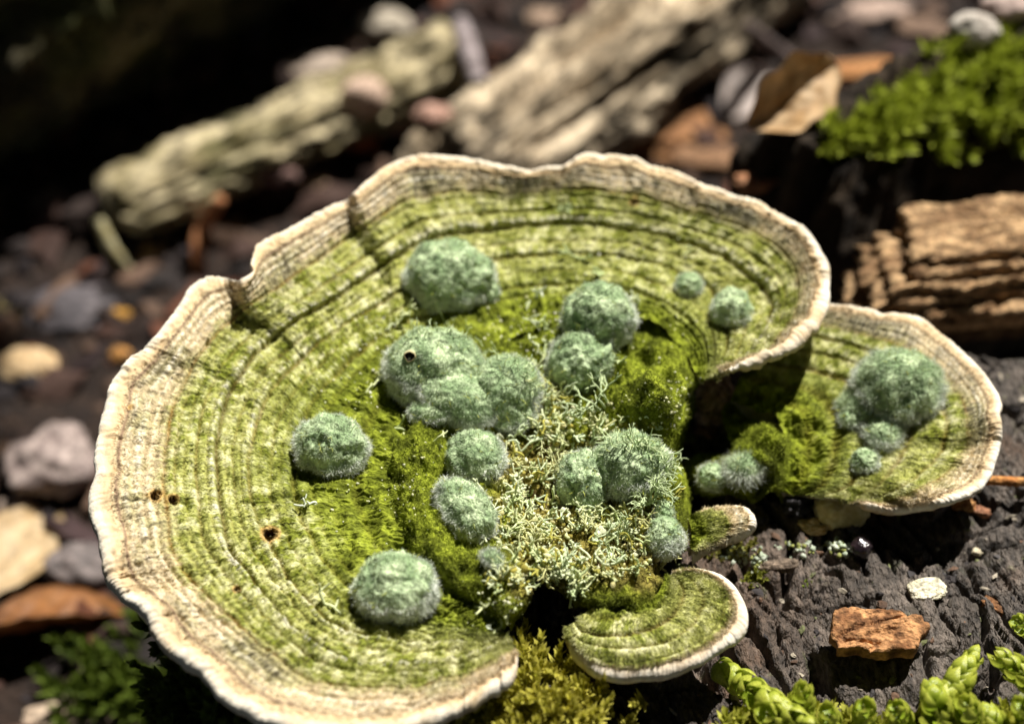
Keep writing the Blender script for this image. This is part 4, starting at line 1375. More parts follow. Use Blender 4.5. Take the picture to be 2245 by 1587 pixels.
cushion('bright green moss cushion capping the dark rotten log', [(2120, 170, 60, 22), (2010, 225, 50, 18), (2210, 135, 40, 25), (1930, 275, 35, 14), (2200, 190, 50, 25), (2080, 235, 60, 22), (1860, 315, 30, 14), (2150, 270, 60, 30), (2230, 260, 30, 40), (2000, 300, 70, 25)], 330, 91, 0.36, 0.38, 0.12, 14,
        (0.12, 0.16, 0.012), (0.44, 0.50, 0.05), [LOGDB])
cushion('dark green leafy moss hanging below the front left rim of the large fungus', [(330, 1480, 80, 45), (430, 1540, 90, 35), (250, 1530, 60, 30), (560, 1590, 80, 25)], 150, 93, 0.8, 0.42, 0.13, 18,
        (0.05, 0.08, 0.008), (0.13, 0.18, 0.02), STUMP + FLOOR, lean=(-0.5, -0.2, 0.1))
cushion('yellow-green spiky moss between the large fungus and the small front one', [(1180, 1500, 55, 35), (1130, 1570, 70, 25), (1240, 1570, 60, 25), (1050, 1590, 60, 15)], 190, 95, 0.42, 0.22, 0.075, 22,
        (0.28, 0.28, 0.02), (0.66, 0.60, 0.12), STUMP, lift=0.42)


# ------------------------------------------------------------------ feather-moss shoots with scale leaves
def scale_leaf_mesh():
    nu, nv = 7, 6
    V = []
    for i in range(nv):
        t = i / (nv - 1)
        w = 0.5 * math.sin(math.pi * min(0.999, (0.16 + 0.84 * t) ** 0.85)) ** 0.8
        if i == nv - 1: w = 0.03
        for j in range(nu):
            s = (j / (nu - 1) - 0.5) * 2
            a = s * 1.25
            V.append([math.sin(a) * w * 0.82, t - 0.02, 0.30 * w * (math.cos(a) * 1.5) + 0.30 * math.sin(t * math.pi * 0.9) * 0.6 - 0.12 * t * t])
    V = np.array(V)
    C = np.repeat(np.linspace(0, 1, nv), nu)[:, None]
    col_ = np.array([0.24, 0.34, 0.02]) * (1 - C) + np.array([0.62, 0.65, 0.10]) * C
    me = mesh_data('leaf', V, grid_faces(nv, nu), M['leaf_moss'], col_, True)
    return me


LEAF = scale_leaf_mesh()


def feather_shoot(label, path_px, seed, n, size, spread=0.55, up0=0.35, rise=0.45, tipz=None):
    R = np.random.default_rng(seed)
    pts = []
    for i, (x, y) in enumerate(path_px):
        q, _ = hit(x, y, STUMP)
        f = i / max(1, len(path_px) - 1)
        pts.append(P(x, y, q[2] + up0 + rise * f))
    pts = np.array(pts)
    t = np.linspace(0, len(pts) - 1, 14)
    path = crom(pts, t)
    root = thing('moss_shoot', pts[0] - np.array([0, 0, up0]), label, 'moss', 'feathery moss shoots at the front of the stump')
    mb = MB()
    tube(mb, path, np.linspace(0.045, 0.02, 14), np.array([0.14, 0.16, 0.02]), 6)
    mb.build('stem', M['leaf_moss'], root)
    for k in range(n):
        f = (k + 0.3) / n
        tt = f * (len(pts) - 1)
        p = crom(pts, np.array([tt]))[0]
        d = unit(crom(pts, np.array([min(tt + 0.05, len(pts) - 1)]))[0] - crom(pts, np.array([max(0, tt - 0.05)]))[0])
        a = k * 2.39996 + R.normal() * 0.25
        s1 = unit(np.cross(d, [0.1, 0.2, 1.0])); s2 = np.cross(s1, d)
        rad = math.cos(a) * s1 + math.sin(a) * s2
        op = spread * (1.1 - 0.35 * f) * (0.8 + 0.4 * R.random())
        y_ = unit(d * (1 - 0.4 * op) + rad * op)
        z_ = unit(rad - y_ * np.dot(rad, y_))
        x_ = np.cross(y_, z_)
        sc = size * (0.75 + 0.4 * R.random()) * (0.75 + 0.35 * math.sin(math.pi * min(1, f * 0.8 + 0.25)))
        o = bpy.data.objects.new('leaf', LEAF)
        col.objects.link(o)
        o.parent = root
        mat = Matrix(((x_[0] * sc, y_[0] * sc, z_[0] * sc, 0), (x_[1] * sc, y_[1] * sc, z_[1] * sc, 0), (x_[2] * sc, y_[2] * sc, z_[2] * sc, 0), (0, 0, 0, 1)))
        mat.translation = Vector((p + rad * 0.02 - WLOC[root]) * S)
        o.matrix_local = mat
    return root


SHOOTS = [
 ('long feathery moss shoot creeping out from under the small front fungus', [(1570,1455),(1615,1490),(1665,1525),(1720,1560),(1770,1590)], 40, 0.30),
 ('short moss shoot with a rosette tip beside the creeping one', [(1745,1600),(1755,1560),(1760,1515)], 20, 0.28),
 ('small low moss shoot between the rosette and the tall shoot', [(1880,1605),(1890,1575),(1893,1545)], 16, 0.25),
 ('tall upright moss shoot below the brown bark chip', [(2050,1570),(2075,1525),(2105,1485),(2135,1440)], 30, 0.30),
 ('side shoot leaning left from the tall moss shoot', [(2060,1590),(2050,1555),(2045,1510)], 20, 0.30),
 ('moss shoot entering at the right past the tall shoot', [(2290,1520),(2245,1480),(2195,1440)], 22, 0.27),
 ('stubby moss shoot at the foot of the tall shoot', [(2120,1620),(2125,1580),(2120,1545)], 20, 0.28),
 ('crowded moss shoot right of the low one', [(1975,1620),(1975,1585),(1965,1550)], 20, 0.27),
 ('broad moss shoot at the base of the creeping one', [(1690,1620),(1700,1590),(1680,1560)], 20, 0.28),
 ('pale moss shoot beside the stubby one', [(2200,1640),(2185,1600),(2165,1565)], 20, 0.27),
 ('small bright moss tip between the creeping shoot and the rosette', [(1825,1620),(1822,1590),(1818,1565)], 16, 0.24),
 ('little moss sprig beside the dark brown splinter', [(2265,1385),(2245,1372),(2228,1358)], 12, 0.18),
 ('moss shoot leaning over the right front corner of the stump', [(2270,1620),(2250,1580),(2240,1545)], 18, 0.25),
]
for i, (lab, path, n, sz) in enumerate(SHOOTS):
    feather_shoot(lab, path, 700 + i, int(n * 1.4), sz * 0.98)
cushion('low yellow-green moss carpet under the feathery shoots', [(2050, 1600, 110, 18), (1850, 1605, 100, 14), (2180, 1600, 60, 20), (1700, 1600, 60, 14)], 170, 97, 0.3, 0.24, 0.10, 14, (0.22, 0.25, 0.02), (0.55, 0.54, 0.09), STUMP, lift=0.15)
cushion('tiny moss tuft on the charred wood beside the grey twig stub', [(1652, 1268, 14, 9)], 26, 99, 0.14, 0.10, 0.045, 12, (0.12, 0.15, 0.01), (0.30, 0.30, 0.05), STUMP)
cushion('speck of moss on the charred wood below the tongue-shaped fungus', [(1770, 1283, 6, 4)], 8, 101, 0.08, 0.07, 0.035, 10, (0.14, 0.20, 0.01), (0.30, 0.38, 0.05), STUMP)
cushion('moss fringe at the foot of the tongue-shaped fungus', [(1600, 1205, 25, 12), (1560, 1215, 25, 12), (1640, 1195, 15, 10)], 40, 103, 0.14, 0.10, 0.04, 12, (0.12, 0.12, 0.012), (0.30, 0.28, 0.06), STUMP)

# ------------------------------------------------------------------ loose pieces: chips, stones, needles, leaves
def ico(level=3):
    V, F = RU.copy(), RF.copy()
    for _ in range(level - 1):
        mid = {}; VL = V.tolist(); NF = []
        def m(a, b):
            k = (min(a, b), max(a, b))
            if k not in mid:
                q = np.array(VL[a]) + np.array(VL[b]); q /= np.linalg.norm(q); VL.append(q.tolist()); mid[k] = len(VL) - 1
            return mid[k]
        for a, b, c in F.tolist():
            ab, bc, ca = m(a, b), m(b, c), m(c, a)
            NF += [[a, ab, ca], [ab, b, bc], [ca, bc, c], [ab, bc, ca]]
        V, F = np.array(VL), np.array(NF)
    return V, F


IV, IF_ = ico(4)


def chunk(name, label, cat, px, py, dims_px, c1, c2, seed, roll=0.0, boxy=0.0, grain=0.0, rough=0.12, mat='stone', sink=0.2, surfs=None, tilt=(0, 0), group=None, lift=0.0):
    """a stone, chip or clod: dims are half sizes in photo pixels (across, deep, high)"""
    p, n = hit(px, py, surfs)
    k = cmpx(p)
    d = np.asarray(dims_px, float) * k
    U = IV.copy()
    if boxy:
        m = np.max(np.abs(U), axis=1, keepdims=True)
        U = U * (1 - boxy) + (U / m) * boxy
    nz = fbm(U[:, 0] * 1.3 + seed, U[:, 1] * 1.3, U[:, 2] * 1.3, 4, seed, 0.55)
    U = U * (1 + rough * nz[:, None])
    if grain:
        U[:, 2] += grain * fbm(U[:, 0] * 1.2 + seed, U[:, 1] * 9, U[:, 2], 3, seed + 3, 0.6)
        U[:, 0] += grain * 0.6 * fbm(U[:, 1] * 6 + seed, U[:, 2] * 3, 0, 3, seed + 4)
    V = U * d
    cr_, sr = math.cos(roll), math.sin(roll)
    Rz = np.array([[cr_, -sr, 0], [sr, cr_, 0], [0, 0, 1]])
    tx, ty = tilt
    Rx = np.array([[1, 0, 0], [0, math.cos(tx), -math.sin(tx)], [0, math.sin(tx), math.cos(tx)]])
    Ry = np.array([[math.cos(ty), 0, math.sin(ty)], [0, 1, 0], [-math.sin(ty), 0, math.cos(ty)]])
    V = V @ (Rz @ Rx @ Ry).T
    V = V + p + np.array([0, 0, d[2] * (1 - 2 * sink) + lift])
    nn = fbm(U[:, 0] * 3 + seed, U[:, 1] * (3 if not grain else 8), U[:, 2] * 3, 4, seed + 9, 0.6)
    C = mixc(np.broadcast_to(np.asarray(c1, float), V.shape).copy(), c2, sstep(-0.4, 0.45, nn))
    o = mk(name, V, IF_, M[mat], None, C, True)
    tag(o, label, cat, group)
    return o


def needle(name, label, path, w_px, c1, c2, cat='needle', surfs=None, zoff=0.15, group=None, mat='chip'):
    pts = []
    for q in path:
        x, y = q[0], q[1]
        dz = q[2] if len(q) > 2 else zoff
        p, n = hit(x, y, surfs)
        pts.append(P(x, y, p[2] + dz))
    pts = np.array(pts)
    pp = crom(pts, np.linspace(0, len(pts) - 1, 24))
    r = w_px * 0.5 * cmpx(pts[0])
    tt = np.linspace(0, 1, 24)
    mb = MB()
    cc = lerp3(np.broadcast_to(np.asarray(c1, float), (24, 3)), np.asarray(c2, float), sstep(-0.3, 0.4, fbm(tt * 6, 1.0, 0, 2, 5)))
    tube(mb, pp, r * (0.75 + 0.25 * np.sin(np.pi * tt)) * (1 + 0.06 * noise(tt * 9, 0.3, 0, 4)), cc, 8)
    o = mb.build(name, M[mat])
    tag(o, label, cat, group)
    return o


def dry_leaf(label, px, py, half, c1, c2, seed, roll=0.0, tilt=(0.2, 0.0), curl=0.5, lobes=0.0, thick=0.02, lift=0.1, surfs=None):
    p, n = hit(px, py, surfs)
    k = cmpx(p)
    a, b = half[0] * k, half[1] * k
    nu, nv = 48, 26
    t = np.linspace(0, 1, nu); s = np.linspace(-1, 1, nv)
    T, Sx = np.meshgrid(t, s, indexing='ij')
    wid = np.sin(np.pi * np.clip(T * 0.96 + 0.02, 0, 1)) ** 0.7 * (1 + lobes * np.sin(T * 17 + seed))
    x = (T - 0.5) * 2 * a
    y = Sx * b * wid
    z = curl * b * (Sx ** 2) * wid - 0.25 * curl * a * (T - 0.5) ** 2 * 2 + 0.06 * a * fbm(T * 3 + seed, Sx * 1.5, 0, 3, seed) - 0.05 * b * gauss(Sx, 0.08)
    z = z + 0.02 * a * np.sin(T * 40 - np.abs(Sx) * 9) * 0.5
    V = np.stack([x, y, z], -1).reshape(-1, 3)
    Vb = V.copy(); Vb[:, 2] -= thick
    cr_, sr = math.cos(roll), math.sin(roll)
    Rz = np.array([[cr_, -sr, 0], [sr, cr_, 0], [0, 0, 1]])
    Rx = np.array([[1, 0, 0], [0, math.cos(tilt[0]), -math.sin(tilt[0])], [0, math.sin(tilt[0]), math.cos(tilt[0])]])
    Ry = np.array([[math.cos(tilt[1]), 0, math.sin(tilt[1])], [0, 1, 0], [-math.sin(tilt[1]), 0, math.cos(tilt[1])]])
    F = grid_faces(nu, nv)
    VV2 = np.concatenate([V, Vb]) @ (Rz @ Rx @ Ry).T
    # rim faces
    top = np.arange(nu * nv).reshape(nu, nv)
    loop = np.concatenate([top[:, 0], top[-1, 1:], top[-2::-1, -1], top[0, -2:0:-1]])
    l2 = np.roll(loop, -1)
    side = np.stack([loop, l2, l2 + nu * nv, loop + nu * nv], -1)
    F = np.concatenate([F, F[:, ::-1] + nu * nv, side])
    nz = fbm(T * 4 + seed, Sx * 2, 0, 4, seed + 4)
    C = mixc(np.broadcast_to(np.asarray(c1, float), (nu, nv, 3)).copy(), c2, sstep(-0.4, 0.5, nz))
    C = mixc(C, np.asarray(c1) * 0.6, 0.7 * gauss(Sx, 0.05))
    C = C.reshape(-1, 3)
    VV2 = VV2 - np.array([0, 0, VV2[:, 2].min()]) + p + np.array([0, 0, lift - 0.1])
    o = mk('dry_leaf', VV2, F, M['dry_leaf'], None, np.concatenate([C, C]), True)
    tag(o, label, 'leaf', None)
    return o


def slab(name, outline, zc, thick, c1, c2, seed, mat='chip', parent=None, grain_dir=(1.0, 0.0), bump=0.05, jag=0.05, pixel=True, tilt=(0.0, 0.0), NU=150, NV=22, dents=0.0):
    """an irregular flat piece: outline in photo pixels at height zc (or in world centimetres)"""
    B = np.asarray(outline, float)
    B = P(B[:, 0], B[:, 1], zc)[:, :2] if pixel else B
    B = np.concatenate([B, B[:1]])
    arc = np.concatenate([[0], np.cumsum(np.linalg.norm(np.diff(B, axis=0), axis=1))])
    t = np.linspace(0, arc[-1], NU, endpoint=False)
    bb = np.stack([np.interp(t, arc, B[:, k]) for k in range(2)], -1)
    c = bb.mean(0)
    rj = 1 + jag * fbm(bb[:, 0] * 5, bb[:, 1] * 5, seed, 4, seed, 0.65)
    bb = c + (bb - c) * rj[:, None]
    prof = [(f, 1.0) for f in np.linspace(0.02, 0.96, NV)] + [(1.0, 0.85), (1.0, 0.5), (0.985, 0.15), (0.93, 0.0), (0.5, 0.0), (0.02, 0.0)]
    rows = []
    g = np.asarray(grain_dir, float); h = np.array([-g[1], g[0]])
    for k, (f, zz) in enumerate(prof):
        q = c + (bb - c) * f
        if 0.1 < zz < 0.9:
            q = c + (bb - c) * (f + 0.05 * fbm(bb[:, 0] * 6, bb[:, 1] * 6, zz * 5 + seed, 3, seed + 2)[:, None])
        u, w = q @ g, q @ h
        n_ = 0.7 * fbm(u * 1.2, w * 7, seed, 4, seed + 4, 0.6) + 0.5 * fbm(u * 5, w * 5, seed, 3, seed + 6, 0.6)
        ck = gauss(noise(u * 0.8, w * 3.0, seed + 0.3, seed + 8), 0.06)
        z = zc - thick * (1 - zz) + (bump * n_ - dents * ck if zz > 0.8 else 0.3 * bump * n_) + (q - c) @ np.asarray(tilt, float)
        rows.append(np.concatenate([q, z[:, None]], 1))
    X = np.stack(rows, 1)
    nn = fbm(X[..., 0] * 3 + seed, X[..., 1] * 3, X[..., 2] * 8, 4, seed + 9, 0.65)
    C = mixc(np.broadcast_to(np.asarray(c1, float), X.shape).copy(), c2, sstep(-0.45, 0.45, nn))
    return mk(name, X.reshape(-1, 3), grid_faces(NU, X.shape[1], True), M[mat], parent, C.reshape(-1, 3))


STU = STUMP
# on the stump
chip = slab('bark_chip', [(1830,1338),(1850,1330),(1880,1331),(1935,1333),(1985,1340),(2028,1350),(2040,1374),(2020,1395),(2012,1424),(1975,1421),(1930,1426),(1882,1414),(1832,1418),(1836,1398),(1822,1386)],
            0.50, 0.22, (0.16, 0.07, 0.027), (0.46, 0.235, 0.10), 21, grain_dir=(0.98, 0.2), bump=0.06, jag=0.06, tilt=(0.02, 0.06), dents=0.08)
tag(chip, 'thick orange-brown bark chip lying on the charred wood', 'bark')
chunk('wood_flake', 'small cream wood flake on the charred wood behind the bark chip', 'flake', 2032, 1295, (42, 28, 7), (0.55, 0.50, 0.34), (0.74, 0.70, 0.55), 23, roll=0.1, boxy=0.4, grain=0.16, rough=0.2, mat='chip', sink=0.1, surfs=STU, tilt=(0.1, -0.1))
chunk('bark_splinter', 'narrow reddish-brown splinter right of the bark chip', 'splinter', 2192, 1342, (42, 16, 12), (0.10, 0.045, 0.02), (0.28, 0.13, 0.05), 25, roll=-0.62, boxy=0.7, grain=0.15, rough=0.2, mat='chip', sink=0.15, surfs=STU)
chunk('black_seed', 'glossy round black seed ball in the shadow edge on the stump', 'seed', 1885, 1215, (24, 24, 24), (0.01, 0.01, 0.01), (0.03, 0.02, 0.02), 27, rough=0.16, mat='glossy', sink=0.08, surfs=STU)
chunk('charcoal_crumb', 'rough black charcoal crumb under the half-shaded fungus', 'crumb', 1740, 1135, (26, 22, 20), (0.015, 0.013, 0.014), (0.05, 0.045, 0.05), 29, rough=0.55, mat='stump', sink=0.1, surfs=STU, lift=0.15)
chunk('fungus_fragment', 'lumpy amber-cream fungus scrap under the half-shaded fungus', 'fungus scrap', 1785, 1160, (34, 20, 14), (0.45, 0.27, 0.08), (0.72, 0.58, 0.32), 31, roll=-0.1, rough=0.4, mat='margin', sink=0.1, surfs=STU)
chunk('fungus_stub', 'pale cream fungus flesh joining the half-shaded fungus to the stump', 'fungus stub', 1840, 1130, (62, 40, 45), (0.50, 0.40, 0.17), (0.66, 0.58, 0.32), 33, rough=0.25, mat='margin', sink=0.3, surfs=STU)
chunk('twig_stub', 'short grey-brown twig stub lying in a crack of the charred wood', 'twig', 1712, 1246, (48, 17, 14), (0.10, 0.075, 0.055), (0.24, 0.18, 0.13), 35, roll=0.06, grain=0.12, rough=0.2, mat='chip', sink=0.2, surfs=STU)
chunk('pale_crumb', 'tiny cream crumb near the shadow corner on the charred wood', 'crumb', 2142, 1212, (13, 10, 7), (0.55, 0.48, 0.32), (0.7, 0.62, 0.45), 37, rough=0.3, mat='chip', surfs=STU)
chunk('bark_crumb', 'small orange bark crumb under the front edge of the half-shaded fungus', 'crumb', 2110, 1112, (24, 15, 12), (0.30, 0.12, 0.04), (0.5, 0.27, 0.1), 39, boxy=0.5, rough=0.3, mat='chip', surfs=STU)
chunk('bark_crumb', 'tiny reddish bark crumb beyond the orange crumb on the stump', 'crumb', 2150, 1125, (20, 11, 9), (0.2, 0.08, 0.04), (0.35, 0.18, 0.1), 40, boxy=0.5, rough=0.3, mat='chip', surfs=STU, roll=-0.4)
chunk('bark_piece', 'pinkish-brown bark piece in the gap between the two large caps', 'bark', 1562, 915, (42, 34, 60), (0.26, 0.15, 0.10), (0.52, 0.36, 0.28), 41, roll=0.5, boxy=0.5, grain=0.12, rough=0.3, mat='chip', surfs=STU, sink=0.15)
chunk('bark_piece', 'dark red bark crumb at the edge of the gap by the moss mounds', 'bark', 1545, 950, (24, 16, 13), (0.10, 0.04, 0.03), (0.24, 0.12, 0.08), 42, roll=-0.5, boxy=0.6, rough=0.25, mat='chip', surfs=STU)
needle('pine_needle', 'straight orange-brown pine needle sticking out beyond the half-shaded fungus', [(2120, 1050, 0.25), (2190, 1054, 0.25), (2300, 1058, 0.3)], 22, (0.38, 0.15, 0.04), (0.55, 0.27, 0.09), surfs=STU)
chunk('grey_crumb', 'dark splintered wood crumb standing at the shadow edge', 'crumb', 2055, 1130, (24, 10, 22), (0.06, 0.05, 0.05), (0.14, 0.11, 0.10), 44, roll=0.7, boxy=0.5, rough=0.4, mat='chip', surfs=STU)
# layered wood chunk on the right
def layered_chunk():
    p = P(2150, 690, -0.3)
    root = thing('wood_chunk', p, 'tan rotten wood chunk of stacked weathered layers at the right', 'wood')
    R = np.random.default_rng(5)
    n = 6
    for i in range(-4, n):
        x0 = -2.05 + 0.17 * max(i, -1) + 0.16 * R.normal()
        yf = -0.25 + (0.125 * i if i > 0 else -0.06 * i) + 0.05 * R.normal()
        x1 = 6.0
        m = 40
        xs = np.linspace(x0, x1, m)
        front = np.stack([xs, yf + 0.06 * (xs + 2) + 0.16 * fbm(xs * 1.1, i * 3.1, 0, 4, 1400 + i, 0.6)], -1)
        backe = np.stack([xs[::-1], np.full(m, yf + 1.6) + 0.1 * np.sin(xs * 2)], -1)
        left = np.stack([x0 + 0.14 * fbm(np.linspace(0, 4, 10), i * 2.0, 0, 3, 1420 + i), np.linspace(yf + 1.5, yf + 0.1, 10)], -1)
        out = np.concatenate([front, backe, left]) + p[:2]
        c1, c2 = np.array([0.20, 0.11, 0.05]), np.array([0.46, 0.30, 0.155])
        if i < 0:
            c1, c2 = c1 * 0.4, c2 * 0.4  # lower layers darkened in colour for the shadow under the chunk
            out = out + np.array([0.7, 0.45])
        th = 0.20 + 0.06 * R.random()
        slab('layer', out, p[2] + 0.20 * (i + 1) - 0.1, th, c1 * (0.8 + 0.4 * R.random()), c2 * (0.85 + 0.25 * R.random()), 1500 + i * 7, parent=root, bump=0.10, jag=0.02, pixel=False, tilt=(0.05, 0.04), NU=420, NV=16, dents=0.09)
    return root


layered_chunk()

# forest floor pieces, left
FL = None
chunk('flat_stone', 'dark grey flat stone on the floor behind the left rim', 'stone', 160, 690, (105, 80, 30), (0.045, 0.04, 0.045), (0.11, 0.095, 0.10), 51, roll=0.2, rough=0.25, mat='stone')
chunk('pebble', 'tan pebble on the floor at the left of the large fungus', 'pebble', 65, 825, (62, 55, 38), (0.34, 0.22, 0.10), (0.52, 0.38, 0.22), 52, rough=0.2, mat='stone')
chunk('stone', 'pinkish-grey speckled stone on the floor beside the left rim', 'stone', 125, 1035, (92, 95, 55), (0.16, 0.12, 0.11), (0.36, 0.29, 0.26), 53, roll=0.4, rough=0.3, mat='stone')
chunk('stone', 'smaller dark grey stone in front of the pinkish-grey one', 'stone', 180, 1265, (78, 62, 45), (0.08, 0.068, 0.066), (0.20, 0.165, 0.155), 54, rough=0.25, mat='stone')
chunk('pebble', 'small pale pebble between the pinkish stone and the dry leaf', 'pebble', 40, 1120, (40, 32, 24), (0.25, 0.18, 0.14), (0.4, 0.32, 0.26), 55, rough=0.25, mat='stone')
chunk('amber_crumb', 'amber resin crumb in front of the dark flat stone', 'crumb', 262, 700, (26, 20, 18), (0.35, 0.16, 0.02), (0.55, 0.30, 0.05), 56, rough=0.25, mat='chip')
chunk('bark_crumb', 'orange bark crumb beside the amber resin crumb', 'crumb', 268, 785, (24, 20, 15), (0.30, 0.13, 0.03), (0.5, 0.26, 0.08), 57, rough=0.25, mat='chip')
chunk('bark_crumb', 'olive-tan crumb at the foot of the dark flat stone', 'crumb', 20, 690, (34, 26, 22), (0.22, 0.17, 0.06), (0.36, 0.29, 0.13), 58, rough=0.25, mat='chip')
chunk('leaf_scrap', 'tan leaf scrap between the two curved needles', 'leaf scrap', 360, 520, (52, 45, 10), (0.26, 0.19, 0.10), (0.40, 0.31, 0.19), 59, rough=0.3, mat='dry_leaf', roll=0.4)
chunk('acorn_cup', 'round brown seed cup beside the pale needle', 'seed cup', 335, 570, (30, 26, 22), (0.22, 0.13, 0.05), (0.40, 0.26, 0.12), 60, rough=0.2, mat='chip')
chunk('leaf_scrap', 'brown leaf scrap right of the orange needle', 'leaf scrap', 500, 505, (45, 35, 9), (0.16, 0.10, 0.05), (0.28, 0.19, 0.10), 61, rough=0.3, mat='dry_leaf')
needle('pine_needle', 'pale cream needle stub standing before the dark fallen log', [(215, 480, 1.2), (245, 545, 0.7), (290, 600, 0.1)], 30, (0.36, 0.31, 0.15), (0.55, 0.50, 0.30))
needle('pine_needle', 'curved orange needle arching in front of the dark fallen log', [(432, 600, 0.1), (436, 540, 0.6), (450, 490, 1.0), (482, 440, 1.1)], 38, (0.34, 0.13, 0.05), (0.48, 0.22, 0.10))
dry_leaf('large tan dry leaf lying flat below the grey stones', 40, 1225, (150, 95), (0.46, 0.32, 0.16), (0.62, 0.48, 0.30), 63, roll=1.2, tilt=(0.12, 0.1), curl=0.25)
dry_leaf('dark russet dry leaf curled up at the lower left', 110, 1400, (170, 90), (0.20, 0.075, 0.02), (0.34, 0.15, 0.05), 64, roll=0.15, tilt=(-0.5, -0.05), curl=0.55, lift=0.4)
chunk('bark_piece', 'pale bark piece on the floor at the lower left corner', 'bark', 170, 1570, (130, 50, 14), (0.26, 0.19, 0.13), (0.44, 0.34, 0.25), 65, roll=0.3, boxy=0.5, rough=0.25, mat='chip')
# middle background
chunk('pink_stone', 'round pinkish stone resting on the sunlit broken branch', 'stone', 800, 235, (52, 46, 44), (0.40, 0.27, 0.20), (0.58, 0.43, 0.33), 66, rough=0.15, mat='stone')
chunk('bark_crumb', 'reddish chip below the round pinkish stone', 'crumb', 870, 285, (40, 30, 22), (0.30, 0.13, 0.09), (0.50, 0.30, 0.23), 67, rough=0.25, mat='chip')
chunk('bark_crumb', 'pink-brown chip beside the slanted pale branch', 'crumb', 950, 265, (42, 32, 24), (0.32, 0.17, 0.12), (0.50, 0.32, 0.25), 68, rough=0.25, mat='chip')
chunk('bark_crumb', 'bright rust-red chip under the sunlit broken branch', 'crumb', 792, 322, (36, 24, 18), (0.35, 0.08, 0.03), (0.50, 0.17, 0.06), 69, rough=0.25, mat='chip')
chunk('pale_stone', 'pale rounded stone at the far end of the sunlit branch', 'stone', 845, 80, (60, 44, 38), (0.34, 0.29, 0.22), (0.52, 0.46, 0.37), 70, rough=0.2, mat='stone')
chunk('pale_stone', 'pale flat stone lying against the dark log by the sunlit branch', 'stone', 690, 160, (75, 40, 22), (0.26, 0.20, 0.15), (0.44, 0.36, 0.29), 71, roll=0.4, rough=0.25, mat='stone')
needle('grey_twig', 'short thick grey twig standing between the two pale branches', [(1050, 185, 0.0), (1030, 120, 0.8), (1010, 50, 1.5)], 48, (0.20, 0.165, 0.165), (0.34, 0.29, 0.29), cat='twig')
chunk('bark_crumb', 'orange crumb beyond the far end of the sunlit branch', 'crumb', 970, 8, (40, 18, 12), (0.45, 0.12, 0.03), (0.6, 0.22, 0.06), 72, rough=0.25, mat='chip')
chunk('bark_slab', 'pale bark slab at the back beyond the grey twig', 'bark', 1220, 55, (70, 34, 14), (0.22, 0.15, 0.10), (0.36, 0.26, 0.19), 73, roll=-0.3, boxy=0.5, rough=0.25, mat='chip')
chunk('bark_crumb', 'brown chip under the sunlit branch near the dark stones', 'crumb', 600, 390, (55, 30, 18), (0.12, 0.07, 0.06), (0.24, 0.15, 0.13), 74, rough=0.3, mat='chip')
chunk('bark_crumb', 'tan chip close behind the back rim of the large fungus', 'crumb', 690, 415, (40, 26, 16), (0.24, 0.16, 0.09), (0.40, 0.28, 0.18), 75, rough=0.3, mat='chip')
# right background
chunk('bark_slab', 'rust-brown bark slab right behind the large cap', 'bark', 1450, 300, (130, 85, 26), (0.16, 0.07, 0.028), (0.42, 0.21, 0.09), 76, roll=0.15, boxy=0.4, grain=0.15, rough=0.3, mat='chip')
chunk('bark_slab', 'brown bark flake overlapping the rust-brown slab', 'bark', 1560, 360, (85, 42, 16), (0.12, 0.06, 0.03), (0.30, 0.17, 0.09), 77, roll=-0.25, boxy=0.5, grain=0.15, rough=0.3, mat='chip')
chunk('bark_crumb', 'orange-pink chip in front of the dark end of the mossy log', 'crumb', 1655, 405, (48, 30, 16), (0.34, 0.14, 0.06), (0.55, 0.30, 0.17), 78, roll=0.3, boxy=0.4, rough=0.25, mat='chip')
dry_leaf('tan dry leaf folded upright behind the large cap', 1735, 250, (125, 75), (0.40, 0.24, 0.10), (0.62, 0.44, 0.25), 79, roll=0.9, tilt=(0.75, -0.45), curl=0.7, lobes=0.10, lift=0.1)
dry_leaf('whitish dry leaf lying beside the folded tan leaf', 1635, 225, (85, 55), (0.46, 0.38, 0.34), (0.66, 0.58, 0.54), 80, roll=1.0, tilt=(0.4, -0.2), curl=0.4)
chunk('bark_slab', 'orange bark strip behind the folded tan leaf', 'bark', 1880, 165, (95, 30, 14), (0.32, 0.13, 0.04), (0.46, 0.23, 0.09), 81, roll=0.18, boxy=0.6, grain=0.1, rough=0.2, mat='chip')
needle('grey_twig', 'thin dark twig leaning behind the whitish leaf', [(1760, 150, 0.3), (1700, 110, 0.8), (1640, 60, 1.0)], 34, (0.08, 0.06, 0.055), (0.16, 0.12, 0.11), cat='twig')
chunk('pale_stone', 'pale grey stone at the back above the mossy log', 'stone', 2130, 90, (56, 48, 40), (0.32, 0.28, 0.24), (0.50, 0.46, 0.40), 82, rough=0.2, mat='stone')
chunk('pink_stone', 'pinkish flat stone at the far back right', 'stone', 1910, 40, (85, 42, 22), (0.26, 0.18, 0.14), (0.42, 0.31, 0.25), 83, roll=0.2, rough=0.25, mat='stone')
chunk('bark_slab', 'brown bark piece at the back between leaf and pale stone', 'bark', 2030, 80, (70, 40, 18), (0.12, 0.075, 0.05), (0.26, 0.17, 0.12), 84, roll=-0.4, boxy=0.4, rough=0.3, mat='chip')
chunk('pink_stone', 'light pink stone in the far right corner', 'stone', 2215, 30, (60, 40, 28), (0.30, 0.22, 0.19), (0.44, 0.34, 0.30), 85, rough=0.25, mat='stone')

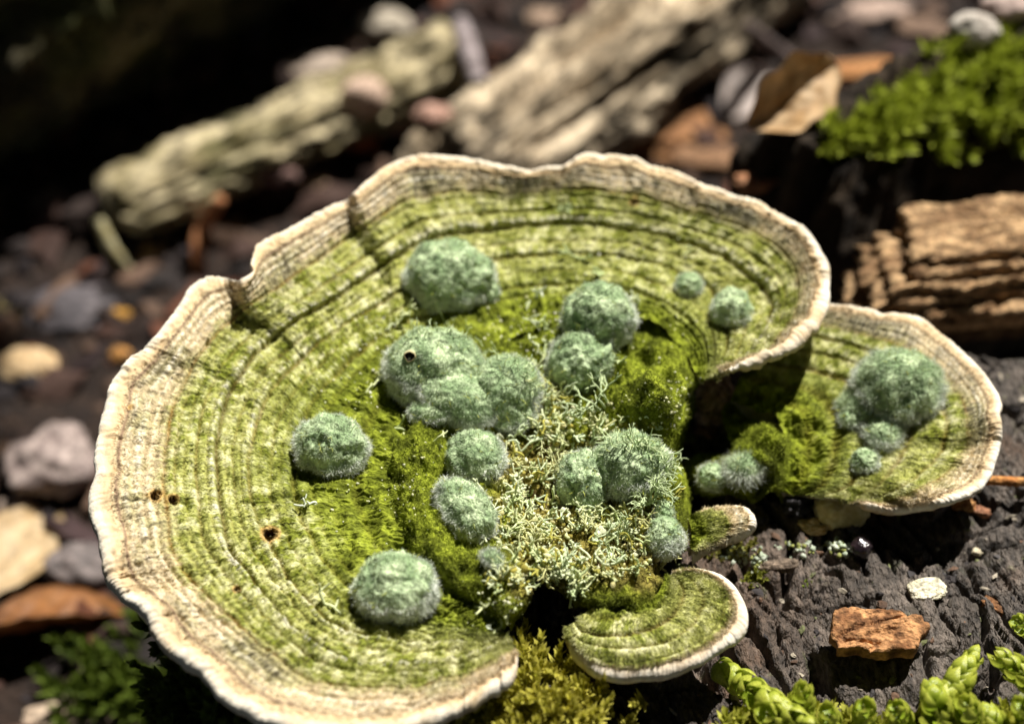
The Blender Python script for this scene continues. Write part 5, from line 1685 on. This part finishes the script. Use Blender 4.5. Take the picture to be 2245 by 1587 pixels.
# crumbs: floor litter and wood crumbs on the stump
def litter(name, label, n, seed, area, rmin, rmax, surfs, cols, cat='litter'):
    R = np.random.default_rng(seed)
    mb = MB()
    for k in range(n):
        x = area[0] + (area[1] - area[0]) * R.random(); y = area[2] + (area[3] - area[2]) * R.random()
        q, n_ = drop(x, y, surfs)
        r = rmin + (rmax - rmin) * R.random() ** 2.5
        V = RU * (1 + 0.3 * R.normal(size=(len(RU), 1))) * (r * np.array([0.5 + 1.2 * R.random(), 0.4 + 0.6 * R.random(), 0.25 + 0.4 * R.random()]))
        a = R.random() * 6.28; b = R.normal() * 0.4
        Rz = np.array([[math.cos(a), -math.sin(a), 0], [math.sin(a), math.cos(a), 0], [0, 0, 1]]); Rx = np.array([[1, 0, 0], [0, math.cos(b), -math.sin(b)], [0, math.sin(b), math.cos(b)]])
        V = V @ (Rz @ Rx).T
        mb.add(V + q + np.array([0, 0, r * 0.2]), RF, np.asarray(cols[R.integers(len(cols))]) * (0.6 + 0.7 * R.random()))
    o = mb.build(name, M['litter'], smooth=False)
    tag(o, label, cat, kind='stuff')


litter('forest_litter', 'small brown and tan litter crumbs over the forest floor', 5200, 111, (-22, 24, -10, 40), 0.10, 0.75, FLOOR,
       [(0.030, 0.017, 0.013), (0.045, 0.024, 0.018), (0.06, 0.03, 0.022), (0.022, 0.017, 0.018), (0.10, 0.06, 0.04), (0.035, 0.02, 0.02), (0.10, 0.035, 0.018), (0.016, 0.011, 0.010)])
litter('wood_crumbs', 'tiny dark crumbs and pale specks on the charred wood', 2600, 113, (-4, 10, -8.5, 4.4), 0.02, 0.10, STUMP,
       [(0.05, 0.045, 0.045), (0.09, 0.075, 0.06), (0.12, 0.07, 0.045), (0.035, 0.03, 0.03), (0.15, 0.16, 0.07), (0.30, 0.26, 0.20)])
granules('pale grey-green lichen crumbs on the charred wood below the tongue-shaped fungus', 'lichen_crumbs',
         [(1760, 1200, 35, 10), (1660, 1235, 15, 12), (1620, 1215, 20, 10), (1840, 1200, 20, 8)], 260, 0.015, 0.05, 85, STUMP, [(0.40, 0.46, 0.34), (0.55, 0.60, 0.48), (0.30, 0.32, 0.10)])
